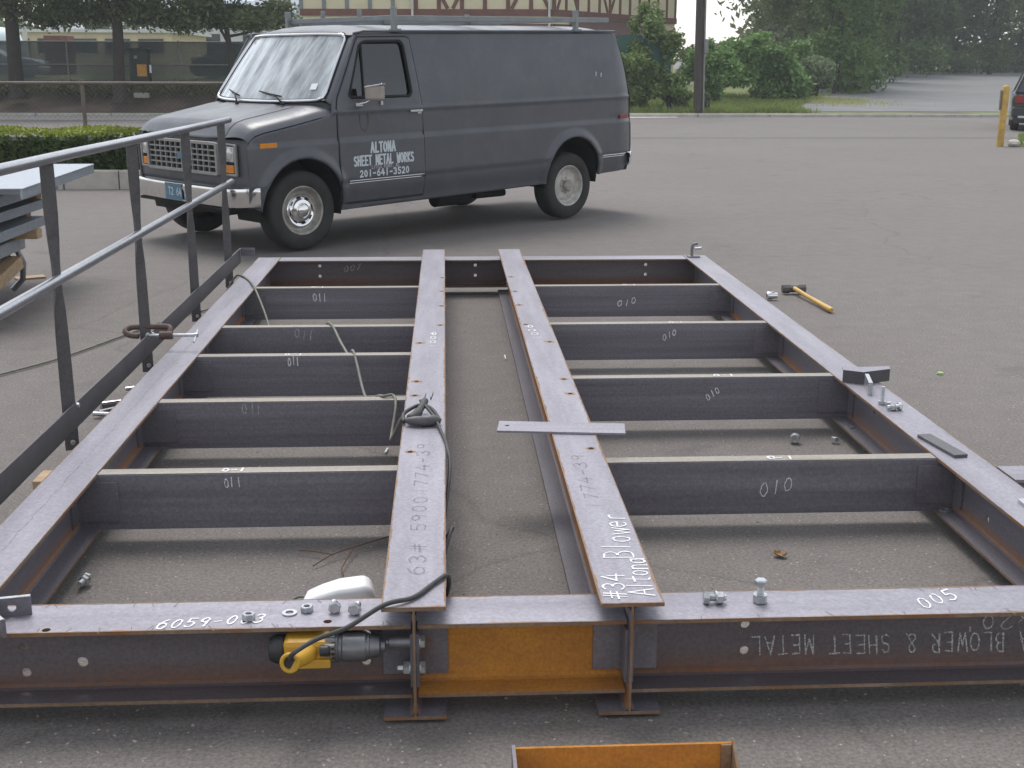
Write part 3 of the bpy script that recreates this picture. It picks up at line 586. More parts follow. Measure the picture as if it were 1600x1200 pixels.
# angle offcuts on the right side beam
e = thing('angle_bracket', (1.87, 5.2, ZT), 'dark steel angle bracket standing on the right side beam by the pale offcut', 'bracket')
zt = ZT+.0005
mb = MB(); c0, c1, c2 = Vector((1.785, 5.235, zt)), Vector((1.862, 5.190, zt)), Vector((2.005, 5.245, zt))
for a, b in ((c0, c1), (c1, c2)):
    dd = (b-a).normalized(); nn = Vector((dd.y, -dd.x, 0)); mb.add([a, b, b-nn*.012, a-nn*.012, a+Vector((0, 0, .056)), b+Vector((0, 0, .056)), b-nn*.012+Vector((0, 0, .056)), a-nn*.012+Vector((0, 0, .056))], [(0,3,2,1),(4,5,6,7),(0,1,5,4),(1,2,6,5),(2,3,7,6),(3,0,4,7)])
mb.build('upright_leg', 'post', e)
mb = MB(); mb.add([(c0.x, c0.y, zt+.0568), (c1.x, c1.y, zt+.0568), (c2.x, c2.y, zt+.0568), (2.02, 5.30, zt+.0568), (1.88, 5.285, zt+.0568), (1.80, 5.295, zt+.0568)], [(0, 1, 4, 5), (1, 2, 3, 4)]); mb.build('top_leg', 'flange_x', e, solid=.005)
tag(MB().obox((1.852, 5.085, zt+.028), (.0085, -.002, 0), (.018, .078, 0), (0, 0, .028)).build('steel_offcut', ['zinc'], bevel=.001), 'bright-topped steel offcut on edge beside the dark angle bracket', 'steel offcut')
tag(MB().obox((1.852, 4.262, zt+.006), (.027, .004, 0), (-.019, .130, 0), (0, 0, .006)).build('steel_plate', ['post'], bevel=.001), 'small dark rectangular steel plate on the right side beam', 'steel plate')
tag(MB().obox((1.895, 3.64, zt+.006), (.03, .004, 0), (0, .03, 0), (0, 0, .006)).build('steel_plate', ['zinc'], bevel=.001), 'bright steel plate on the right side beam at the picture edge', 'steel plate')
# beam end lying beyond the right side beam
e = thing('spare_beam', (2.6, 4.0, 0), 'spare grey steel beam lying on the asphalt right of the frame', 'steel beam')
mb = MB(); mb.box((1.966, 3.895, .235), (3.4, 4.045, .246)); mb.build('top_flange', 'flange_x', e)
mb = MB(); mb.box((1.968, 3.962, .016), (3.4, 3.972, .2345)); mb.build('web', 'channel', e); mb = MB(); mb.box((1.966, 3.895, -.008), (3.4, 4.045, .0155)); mb.build('bottom_flange', 'channel', e)
# little pipe clamp on the far right corner, angle lugs on the near left corner
e = thing('toggle_clamp', (1.845, 8.95, ZT), 'small dark clamp standing on the far right corner of the frame', 'clamp')
MB().box((1.80, 8.91, ZT+.0005), (1.89, 8.99, ZT+.01)).build('base', 'clip', e); MB().ring(spline([(1.835, 8.95, ZT+.008), (1.835, 8.95, ZT+.07), (1.845, 8.95, ZT+.095), (1.875, 8.95, ZT+.10)], 5), .011, 8).build('arm', 'clip', e); MB().cyl((1.855, 8.95, ZT+.06), (1.905, 8.95, ZT+.066), .011, 10).build('lever', 'zinc', e)
e = thing('angle_lug', (-1.14, 2.92, ZT), 'dark angle lug with bolt holes on the near left corner of the frame', 'bracket')
zt = ZT+.0006
mb = MB(); mb.plate(rect(0, 0, .165, .048), [circ(.118, .024, .011)], (-1.248, 2.935, zt), Vector((.98, .2, 0)), (0, 0, 1), Vector((.2, -.98, 0)), .008); mb.build('upright_leg', ['clip', 'zinc'], e)
mb = MB(); mb.obox((-1.168, 2.9505, zt+.0500), Vector((.98, .2, 0))*.083, Vector((.2, -.98, 0))*.0060, (0, 0, .0014)); mb.obox((-1.155, 2.878, zt+.0500), Vector((.62, -.75, 0))*.072, Vector((.75, .62, 0))*.0060, (0, 0, .0014)); mb.build('bright_edge', 'zinc', e)
mb = MB(); mb.plate(rect(0, 0, .145, .048), [circ(.09, .024, .011)], (-1.200, 2.935, zt), Vector((.62, -.75, 0)), (0, 0, 1), Vector((.75, .62, 0)), .008); mb.build('side_leg', 'clip', e)

# sledgehammer and socket
e = thing('sledgehammer', (2.6, 8.5, 0), 'sledgehammer with dark head and yellow handle on the asphalt right of the frame', 'hammer')
hc = Vector((2.585, 8.815, .03)); hx = Vector((1, .02, 0)).normalized()
MB().lathe(hc-hx*.088, hx, [(0, 0), (.030, 0), (.035, .006), (.035, .05), (.028, .062), (.028, .114), (.035, .126), (.035, .17), (.030, .176), (0, .176)], 8, ph=R(22.5)).build('head', 'hammer', e, smooth=30)
hd = Vector((2.64, 8.075, .012)); MB().ring([hc+Vector((-.004, .05, 0)), hc+Vector((0, -.02, .004)), hc.lerp(hd, .35), hc.lerp(hd, .8), hd.lerp(hc, .02), hd], [.013, .0165, .0155, .018, .021, .015], 12).build('handle', 'handle', e, smooth=60)
e = thing('impact_socket', (2.36, 8.58, 0), 'chrome socket on the asphalt beside the sledgehammer', 'socket')
MB().lathe((2.322, 8.585, .022), (1, -.08, 0), [(.016, .012), (.016, 0), (.026, 0), (.028, .004), (.028, .038), (.022, .050), (.022, .075), (.010, .075), (.010, .06)], 20).build('barrel', 'chrome', e, smooth=30)
MB().lathe((2.365, 8.58, .046), (0, 0, 1), [(.010, 0), (.010, .008), (0, .010)], 12).build('detent', 'chrome', e)
# rusty channel piece at the bottom edge of the picture
e = thing('rusty_channel', (.4, 2.45, 0), 'rusty steel channel piece on the asphalt nearest the camera', 'steel channel')
mb = MB(); mb.box((.150, 2.545, -.008), (.665, 2.553, .075)); mb.build('flange', 'rust_web', e)
mb = MB(); mb.box((.150, 2.20, -.010), (.665, 2.5445, .000)); mb.build('web', 'rust_web', e)
mb = MB(); mb.plate([(0, 0), (.345, 0), (.345, .095), (.25, .03)], [], (.6655, 2.2, -.009), (0, 1, 0), (0, 0, 1), (1, 0, 0), .007); mb.build('end_plate', ['rust_edge'], e)
mb = MB(); mb.box((.141, 2.40, -.009), (.1495, 2.555, .08)); mb.build('end_plate', 'clip', e)
mb = MB(); mb.box((.640, 2.5384, .0), (.664, 2.5445, .074)); mb.build('stiffener', 'rust_edge', e)

# ================================================================ impact wrench and cords
e = thing('impact_wrench', (-.29, 2.86, ZB), 'yellow and black electric impact wrench resting on the front left beam', 'power tool')
wy, wz = 2.872, .194; AX = (1, 0, 0)
mb = MB(); mb.lathe((-.300, wy-.012, wz-.004), AX, [(0, 0), (.028, 0), (.036, .004), (.038, .012), (.034, .016), (.034, .022), (.0385, .026), (.0385, .082), (.034, .088), (.034, .092), (.031, .094), (.026, .118), (.016, .122), (.016, .132), (.0, .132)], 26); mb.build('gear_case', 'toolgrey', e, smooth=35)
MB().lathe((-.166, wy, wz), AX, [(0, 0), (.010, 0), (.010, .006), (.0155, .008), (.0165, .014), (.0165, .056), (.018, .060), (.018, .064), (.012, .064), (.012, .050)], 20).build('socket', 'toolgrey', e, smooth=35)
mb = MB(); mb.obox((-.362, wy-.010, wz-.006), (.064, 0, 0), (0, .036, 0), (0, 0, .036)); mb.build('motor_housing', 'yellow', e, bevel=.016)
mb = MB(); mb.obox((-.357, wy-.050, wz-.030), (.052, 0, 0), (0, .006, 0), (0, 0, .012)); mb.build('side_panel', 'yellow', e, bevel=.003)
mb = MB(); mb.lathe((-.425, wy-.008, wz-.008), (-1, 0, 0), [(0, 0), (.036, 0), (.038, .006), (.037, .022), (.030, .036), (.012, .040), (0, .040)], 22); mb.build('end_cap', 'black', e, smooth=35)
mb = MB(); mb.ring(spline([(-.352, wy-.02, wz-.004), (-.375, wy-.075, wz-.0), (-.398, wy-.115, wz+.010)], 5), [.024]*5+[.022]*6, 14); mb.build('grip', 'yellow', e, smooth=60)
mb = MB(); P = [(-.397+.020*math.cos(2*math.pi*i/20), wy-.121, wz+.010+.023*math.sin(2*math.pi*i/20)) for i in range(20)]; mb.ring(P, .0055, 8, closed=True); mb.build('grip_rim', 'yellow', e, smooth=True); MB().lathe((-.3975, wy-.1165, wz+.010), (-.16, -1, .06), [(.017, 0), (.016, .003), (0, .003)], 16).build('cord_strain_relief', 'black', e, smooth=40)
mb = MB(); mb.lathe((-.330, wy-.052, wz+.006), AX, [(0, 0), (.0135, 0), (.0145, .004), (.0145, .020), (.010, .026), (0, .026)], 14); mb.build('switch', 'black', e, smooth=35)
mb = MB()
for i in range(8): a = R(-70+i*20); mb.obox((-.306, wy-.014-.040*math.cos(a), wz-.002+.040*math.sin(a)), (.012, 0, 0), (0, .003*math.cos(a), .003*math.sin(a)), (0, .0022*math.sin(a), .0022*math.cos(a)))
mb.build('vent_ribs', 'toolgrey', e)
# black lead from the wrench to the plug on the left main beam
zc = H+.0075
tag(MB().ring(spline([(-.398, wy-.112, wz+.012), (-.385, wy-.140, wz+.045), (-.330, 2.760, .262), (-.255, 2.775, .285), (-.165, 2.818, .3235), (-.095, 2.862, zc), (-.045, 2.945, zc), (-.012, 3.000, zc-.001), (-.003, 3.022, .300), (-.006, 3.05, .255), (-.030, 3.12, .16), (-.036, 3.25, .10), (-.020, 3.38, .20), (.004, 3.47, .262), (.008, 3.52, .245), (-.012, 3.62, .18), (-.020, 3.78, .15), (.000, 3.95, .25), (.004, 4.04, .295), (-.004, 4.11, .319), (-.012, 4.20, zc), (-.030, 4.33, zc+.002), (-.055, 4.45, zc+.02), (-.108, 4.60, zc+.040)], 7), .0062, 8).build('electric_cable', 'cord', smooth=True), 'black electric cable running from the wrench over the left main beam', 'cord')
e = thing('cord_plug', (-.1, 4.5, H), 'grey plug and socket of two cords joined on the left main beam', 'plug')
mb = MB(); mb.ring([(-.160, 4.412, H+.022), (-.130, 4.405, H+.022), (-.100, 4.402, H+.022), (-.099, 4.402, H+.022), (-.050, 4.410, H+.022), (-.030, 4.415, H+.020)], [.010, .018, .020, .022, .021, .011], 14); mb.build('socket_body', 'post', e, smooth=50)
mb = MB(); mb.ring(spline([(-.150, 4.435, H+.020), (-.125, 4.465, H+.026), (-.105, 4.53, H+.036), (-.090, 4.60, H+.046)], 4), [.012]+[.018]*6+[.014]*6, 12); mb.build('plug_body', 'cord', e, smooth=50)
for dx in (-.014, .014): MB().obox((-.078+dx, 4.632+dx*.4, H+.056), (.002, .001, 0), (.004, .022, .006), (0, 0, .006)).build('prong', 'toolgrey', e)
MB().ring(spline([(-.168, 4.42, H+.015), (-.172, 4.50, H+.02), (-.145, 4.56, H+.026), (-.105, 4.585, H+.034), (-.062, 4.52, H+.035), (-.032, 4.42, H+.02)], 6), .0075, 8).build('loop', 'cord', e, smooth=True)
# olive extension cord over the left bays
ec = [(-3.2, 5.3, .0), (-2.43, 6.54, .0), (-2.21, 6.95, .0), (-2.02, 7.49, .0), (-1.80, 8.10, .0), (-1.60, 8.35, .02), (-1.45, 8.28, .22), (-1.39, 8.20, ZT+.006), (-1.31, 8.02, ZT+.006), (-1.225, 7.72, ZT+.008), (-1.12, 7.40, .16), (-1.00, 7.02, .02), (-.86, 6.86, -.003), (-.74, 6.75, .10), (-.655, 6.62, ZT+.006), (-.56, 6.30, .21), (-.495, 5.98, ZT-.03), (-.465, 5.90, ZT+.006), (-.40, 5.60, .13), (-.35, 5.30, .17), (-.305, 5.12, ZT-.01), (-.275, 5.06, ZT+.006), (-.235, 5.065, ZT+.007), (-.222, 4.99, ZT-.02), (-.237, 4.87, .14), (-.232, 4.74, .16), (-.205, 4.62, .24), (-.178, 4.52, .315), (-.165, 4.46, zc)]
tag(MB().ring(spline(ec, 6), .0068, 8).build('extension_cord', 'cord2', smooth=True), 'olive grey extension cord snaking over the left cross channels to the plug', 'cord')
# white plastic cover behind the front beam
e = thing('white_cover', (-.35, 3.5, 0), 'bright white rounded plastic object on the asphalt behind the front beam', 'plastic cover')
mb = MB(); mb.surf(lambda a, b: (-.345+.118*a*(1-.10*b), 3.52+.062*(b*2-1)*(1-.25*abs(a)**4)-.01, -.01+float(np.interp(a, [-1, -.93, -.5, 0, .7, .9, 1], [.030, .050, .070, .088, .098, .088, .05]))*max(0, 1-abs(2*b-1)**8)**.5), np.linspace(-1, 1, 25).tolist(), np.linspace(0, 1, 17).tolist()); mb.build('shell', 'white', e, smooth=50)
MB().ring(spline([(-.450, 3.52, .03), (-.475, 3.53, .025), (-.505, 3.52, .012)], 4), .0045, 8).build('stem', 'cord2', e)

tw = thing('dry_twig', (-.33, 3.92, 0), 'reddish brown dry twig on the asphalt left of the left main beam', 'twig')
MT['twig'] = M('twig_bark', (.16, .07, .045), (.10, .05, .035), 20, .9)
for P in ([(-.46, 3.83, .0), (-.40, 3.90, .012), (-.31, 3.97, .016), (-.215, 4.06, .010)], [(-.40, 3.90, .012), (-.47, 3.94, .008), (-.52, 3.96, .004)], [(-.33, 3.955, .015), (-.36, 3.80, .006), (-.35, 3.74, .0)]): MB().ring(spline(P, 4), .0022, 6).build('stalk', 'twig', tw, smooth=True)
# stack of galvanised panels on timbers, left edge
MT['wood2'] = M('weathered_timber', (.30, .20, .13), (.20, .135, .09), 5, .85, bmp=.3, stretch=(6, 1, 6))

def lay(name, x1, y1, z0, z1, mat, label, cat, x0=-4.3, y0=7.3, rz=0, bev=.006, lip=True, grp=None):
    mb = MB(); mb.box((x0-x1, y0-y1, 0), (0, 0, z1-z0))
    o = mb.build(name, mat, bevel=bev); o.location = (x1, y1, z0); o.rotation_euler = (0, 0, rz); return tag(o, label, cat, grp)
gp = 'galvanised panels in the stack at the left edge'
def panel_thing(x1, y1, z0, z1, label, rz=0):
    e = thing('galvanised_panel', (x1, y1, z0), label, 'steel panel', gp); e.rotation_euler = (0, 0, rz)
    MB().box((-1.25, -2.0, z1-z0-.012), (0, .0, z1-z0)).build('deck', 'galv', e, world=False, bevel=.004)
    MB().box((-.02, -2.0, 0), (-.004, -.003, z1-z0-.0125)).build('side_lip', 'galv', e, world=False); MB().box((-1.25, -.02, 0), (-.0205, -.004, z1-z0-.0125)).build('end_lip', 'galv', e, world=False)
    for k in range(4): MB().box((-1.24, -1.8+k*.5, .01), (-.0205, -1.785+k*.5, z1-z0-.0125)).build('stiffener', 'galv', e, world=False)
    return e
panel_thing(-2.80, 9.98, .795, .865, 'topmost galvanised steel panel of the stack at the left edge', .05)
panel_thing(-2.975, 9.60, .705, .780, 'second galvanised panel from the top of the left stack', 0)
panel_thing(-2.995, 9.30, .592, .658, 'third galvanised panel down in the left stack, resting on a timber', -.02)
panel_thing(-2.955, 9.18, .482, .548, 'lowest galvanised panel of the left stack, above the pale timber', .0)
tg = 'timbers in the left stack'
lay('timber_spacer', -2.995, 9.38, .781, .794, 'wood', 'thin timber strip under the topmost galvanised panel', 'timber', y0=9.28, grp=tg)
lay('timber_spacer', -3.02, 9.32, .659, .704, 'wood2', 'brown timber between the second and third galvanised panels', 'timber', y0=9.22, grp=tg)
lay('timber_spacer', -3.06, 9.17, .549, .591, 'wood2', 'dark timber between the third and lowest galvanised panels', 'timber', y0=9.07, grp=tg)
lay('timber_spacer', -2.93, 8.98, .415, .481, 'wood', 'pale timber end sticking out under the lowest galvanised panel', 'timber', y0=8.87, grp=tg)
e = thing('steel_trough', (-3.1, 9.1, .0), 'grey steel trough with rounded end on the ground under the left stack', 'steel trough')
MB().box((-4.3, 7.4, .32), (-3.09, 9.08, .4135)).build('rim', 'galv', e, bevel=.012); MB().box((-4.25, 7.45, .10), (-3.18, 9.02, .3195)).build('body', 'hammer', e, bevel=.02)
mb = MB(); mb.ring([(-3.13, 8.99, .33), (-3.10, 9.02, .22), (-3.12, 9.03, .10), (-3.20, 9.04, .02)], .022, 8); mb.build('leg', 'rail', e, smooth=60)
MB().ring([(-3.9, 8.99, .33), (-3.92, 9.02, -.005)], .022, 8).build('leg', 'rail', e); MB().ring([(-3.15, 7.6, .33), (-3.17, 7.6, -.005)], .022, 8).build('leg', 'rail', e); MB().ring([(-3.9, 7.6, .33), (-3.92, 7.6, -.005)], .022, 8).build('leg', 'rail', e)
o = MB().box((-.05, -.55, -.045), (.05, .55, .045)).build('timber_post', 'wood', bevel=.004); o.location = (-3.16, 8.40, .13); o.rotation_euler = (R(12), 0, R(-4)); tag(o, 'squared pale timber leaning out from under the left stack', 'timber')
o = MB().box((-.11, -.06, 0), (.11, .06, .012)).build('timber_offcut', 'wood', bevel=.002); o.location = (-3.30, 9.72, -.01); o.rotation_euler = (0, 0, .5); tag(o, 'flat pale wood chip on the asphalt at the foot of the left stack', 'timber')

# ================================================================ the van
def paint(name, c1, c2, rough=.38, coat=.25):
    m, t, b = newmat(name); v = coord(t)
    base = ramp(t, noise(t, v, 1.4, 6, .6), [(.3, c1), (.7, c2)])
    dust = ramp(t, noise(t, v, 4.5, 10, .78), [(.46, (0, 0, 0)), (.80, (.55, .55, .55))])
    t.links.new(mixc(t, dust, base, (.13, .125, .12)), b.inputs['Base Color'])
    r = ramp(t, noise(t, v, 3.2, 6), [(.3, (rough-.07,)*3), (.7, (rough+.12,)*3)]); t.links.new(r, b.inputs['Roughness'])
    b.inputs['Coat Weight'].default_value = coat; b.inputs['Coat Roughness'].default_value = .22
    bump(t, b, noise(t, v, 2.6, 3), .10, .02); return m
MT['paint'] = paint('charcoal_van_paint', (.062, .066, .079), (.078, .082, .095), .40, .25)
MT['under'] = M('black_underbody', (.012, .012, .012), (.02, .018, .017), 8, .9)
MT['tyre'] = M('tyre_rubber', (.022, .022, .022), (.036, .035, .034), 9, .82, bmp=.15, bscale=90)
MT['rim'] = M('dirty_wheel_rim', (.42, .40, .37), (.26, .24, .21), 14, .5, .3)
MT['rimpale'] = M('pale_wheel_rim', (.58, .56, .52), (.34, .32, .29), 14, .6, .1)
MT['silver'] = M('silver_grille', (.34, .335, .32), (.26, .255, .245), 12, .42, .4)
MT['dark'] = M('dark_void', (.010, .010, .011), None, 5, .8)
MT['amber'] = M('amber_lens', (.72, .26, .02), (.60, .20, .015), 30, .22)
MT['redlens'] = M('red_lens', (.28, .018, .018), (.20, .012, .012), 30, .25)
MT['lamp'] = M('headlamp_glass', (.62, .62, .62), (.46, .46, .46), 60, .12, .45)
MT['interior'] = M('van_interior', (.045, .043, .042), (.03, .03, .03), 6, .8)
MT['seat'] = M('seat_vinyl', (.075, .07, .068), (.05, .047, .045), 6, .6)
MT['rackgrey'] = M('galvanised_rack', (.20, .22, .225), (.26, .28, .285), 7, .55, .25)
MT['bluelabel'] = M('blue_plate', (.07, .16, .23), (.10, .20, .27), 12, .6)
MT['beige'] = M('beige_mirror_back', (.36, .31, .27), (.30, .26, .22), 9, .5)
MT['letter2'] = M('thin_signwriting', (.50, .50, .50), (.40, .40, .40), 60, .6); MT['ghost'] = M('faded_emblem', (.10, .095, .085), None, 20, .7); G['^'] = [[(0, 1), (0, .5), (.12, .2), (.3, 0), (.48, .2), (.6, .5), (.6, 1)]]
MT['letter'] = M('white_signwriting', (.62, .67, .70), (.50, .55, .58), 60, .6)
def glassmat(name, tint, body, amt):
    m, t, b = newmat(name); t.nodes.remove(b); out = t.nodes['Material Output']
    tr = N(t, 'ShaderNodeBsdfTransparent'); tr.inputs[0].default_value = (*tint, 1)
    df = N(t, 'ShaderNodeBsdfDiffuse'); df.inputs[0].default_value = (*body, 1)
    gl = N(t, 'ShaderNodeBsdfGlossy'); gl.inputs['Roughness'].default_value = .03; gl.inputs[0].default_value = (.95, .97, 1, 1)
    sheen_dirt = ramp(t, noise(t, coord(t, (1.2, 3.5, .7)), 2.4, 6, .6), [(.35, (amt*.5,)*3), (.7, (amt*1.7,)*3)])  # pale diffuse layer; on the windscreen it stands for reflected sky
    m1 = N(t, 'ShaderNodeMixShader'); t.links.new(sheen_dirt, m1.inputs[0]); t.links.new(tr.outputs[0], m1.inputs[1]); t.links.new(df.outputs[0], m1.inputs[2])
    ge = N(t, 'ShaderNodeNewGeometry'); dt = N(t, 'ShaderNodeVectorMath', operation='DOT_PRODUCT'); t.links.new(ge.outputs['Normal'], dt.inputs[0]); t.links.new(ge.outputs['Incoming'], dt.inputs[1])
    ab = N(t, 'ShaderNodeMath', operation='ABSOLUTE'); t.links.new(dt.outputs['Value'], ab.inputs[0]); om = N(t, 'ShaderNodeMath', operation='SUBTRACT'); om.inputs[0].default_value = 1; t.links.new(ab.outputs[0], om.inputs[1])
    pw = N(t, 'ShaderNodeMath', operation='POWER'); t.links.new(om.outputs[0], pw.inputs[0]); pw.inputs[1].default_value = 5; lw = N(t, 'ShaderNodeMath', operation='MULTIPLY_ADD'); t.links.new(pw.outputs[0], lw.inputs[0]); lw.inputs[1].default_value = .92; lw.inputs[2].default_value = .075   # both faces of a pane reflect
    m2 = N(t, 'ShaderNodeMixShader'); t.links.new(lw.outputs[0], m2.inputs[0]); t.links.new(m1.outputs[0], m2.inputs[1]); t.links.new(gl.outputs[0], m2.inputs[2]); t.links.new(m2.outputs[0], out.inputs[0]); return m
MT['screen'] = glassmat('sky_sheen_windscreen', (.66, .72, .72), (.72, .76, .78), .56)  # sky reflection painted as a pale diffuse layer on the glass
MT['glass'] = glassmat('side_glass', (.10, .105, .105), (.06, .06, .06), .02)

VA = math.atan2(.6574, .7536)
van = thing('cargo_van', (-1.9157, 11.819, 0), 'old charcoal grey cargo van with white lettering on its door and a roof rack', 'van'); van.rotation_euler = (0, 0, VA)
body_p = R(-1.15)                                # the van sits nose down
pitchM = Matrix.Rotation(body_p, 4, 'Y')
def vb(mb, name, mats, parent=None, pitch=True, **kw):
    """build a van part in van space; body parts follow the nose-down pitch"""
    if pitch: mb.v = [tuple(pitchM @ Vector(p)) for p in mb.v]
    return mb.build(name, mats, parent or van, world=False, **kw)

def sd_poly(x, z, P):
    P = np.array(P, float); d = np.full(x.shape, 1e9); s = np.ones(x.shape); n = len(P)
    for i in range(n):
        a, b = P[i], P[i-1]; ex_, ez = b-a; wx, wz_ = x-a[0], z-a[1]
        t = np.clip((wx*ex_+wz_*ez)/(ex_*ex_+ez*ez), 0, 1); d = np.minimum(d, (wx-ex_*t)**2+(wz_-ez*t)**2)
        c1 = z >= a[1]; c2 = z < b[1]; c3 = ex_*wz_ > ez*wx
        s = np.where((c1 & c2 & c3) | (~c1 & ~c2 & ~c3), -s, s)
    return s*np.sqrt(d)
def sd_round(P, r):                              # shrink then grow: rounded corners
    P = np.array(P, float); c = P.mean(0); Q = []
    for p in P: v = p-c; Q.append(c+v*(1-r*1.25/np.linalg.norm(v)))
    return lambda x, z: sd_poly(x, z, Q)-r*.95
def panel(mb, bounds, step, sdf, fmap, mi=0):
    x0, x1, z0, z1 = bounds; xs = np.arange(x0, x1+step, step); zs = np.arange(z0, z1+step, step)
    X, Z = np.meshgrid(xs, zs); e = step*.02
    for it in range(4):
        D = sdf(X, Z); gx = (sdf(X+e, Z)-D)/e; gz = (sdf(X, Z+e)-D)/e; g = np.maximum(gx*gx+gz*gz, .2)
        m = np.abs(D) < (step*.62 if it == 0 else 0) if it == 0 else mask
        if it == 0: mask = m
        X = X-np.where(mask, D*gx/g, 0); Z = Z-np.where(mask, D*gz/g, 0)
    D = sdf(X, Z); ok = D < step*.12; nz, nx = X.shape; idx = -np.ones(X.shape, int); vs = []; fs = []
    q = ok[:-1, :-1] & ok[1:, :-1] & ok[:-1, 1:] & ok[1:, 1:]
    used = np.zeros(X.shape, bool); used[:-1, :-1] |= q; used[1:, :-1] |= q; used[:-1, 1:] |= q; used[1:, 1:] |= q
    tri = []
    for j in range(nz-1):
        for i in range(nx-1):
            if not q[j, i]:
                c = [(j, i), (j, i+1), (j+1, i+1), (j+1, i)]; k = [p for p in c if ok[p]]
                if len(k) == 3: tri.append(k); [used.__setitem__(p, True) for p in k]
    for j, i in zip(*np.where(used)): idx[j, i] = len(vs); vs.append(fmap(X[j, i], Z[j, i]))
    for j, i in zip(*np.where(q)):
        ar = abs((X[j+1, i+1]-X[j, i])*(Z[j+1, i]-Z[j, i+1])-(X[j+1, i]-X[j, i+1])*(Z[j+1, i+1]-Z[j, i]))*.5
        if ar > step*step*.10: fs.append((idx[j, i], idx[j, i+1], idx[j+1, i+1], idx[j+1, i]))
    for k in tri:
        (a0, b0), (a1, b1), (a2, b2) = [(X[p], Z[p]) for p in k]
        if abs((a1-a0)*(b2-b0)-(a2-a0)*(b1-b0))*.5 > step*step*.06: fs.append(tuple(idx[p] for p in k))
    mb.add(vs, fs, mi)

def sstep(a, b, x): t = min(max((x-a)/(b-a), 0), 1); return t*t*(3-2*t)
FA, RA, FAR, RAR = (0, .400), (3.535, .405), .425, .410        # wheel arch centres (body space) and radii
def ys(x, z):
    y = .952+.045*sstep(.33, .56, z)
    y += .004+.014*sstep(.60, .615, z)*(1-sstep(.945, .972, z))+.010*sstep(.575, .587, z)*(1-sstep(.600, .615, z))
    y += .010*sstep(1.185, 1.205, z)*(1-sstep(1.225, 1.245, z))
    y -= .006*sstep(1.215, 1.24, z)
    if z > 1.24: y -= .105*((z-1.24)/.665)**1.25
    if x < .1: y -= .035*((.1-x)/.65)**2
    if x > 4.25: y -= .10*((x-4.25)/.33)**2
    for (cx_, cz_), r in ((FA, FAR), (RA, RAR)):
        d = math.hypot(x-cx_, z-cz_); y += .024*(1-sstep(r+.02, r+.10, d))*(1 if d > r-.05 else 0)
    return y
SIDE = [(-.545, .44), (-.55, .955), (-.50, 1.01), (-.46, 1.035), (-.38, 1.06), (-.2, 1.09), (0, 1.124), (.2, 1.16), (.34, 1.19), (.365, 1.30), (.55, 1.60), (.70, 1.862), (.735, 1.906), (4.315, 1.906), (4.43, 1.60), (4.52, 1.26), (4.565, .70), (4.55, .395), (4.1, .385), (3.0, .335), (.5, .322), (-.38, .36)]
DOOR = [(.395, .375), (.395, 1.24), (.415, 1.335), (.70, 1.82), (.735, 1.868), (1.30, 1.872), (1.345, 1.855), (1.402, 1.25), (1.412, .375)]
WIN = [(.545, 1.335), (.74, 1.795), (.80, 1.826), (1.235, 1.828), (1.262, 1.79), (1.292, 1.36), (1.265, 1.325)]
win = sd_round(WIN, .035)
def arch(x, z): return np.minimum(np.hypot(x-FA[0], z-FA[1])-FAR, np.hypot(x-RA[0], z-RA[1])-RAR)
def side_sdf(x, z): return np.maximum(np.maximum(sd_poly(x, z, SIDE), -arch(x, z)), -(win(x, z)-.012))
def door_sdf(x, z): return np.maximum(np.maximum(sd_poly(x, z, DOOR)+.004, -win(x, z)), -(np.hypot(x-FA[0], z-FA[1])-FAR))
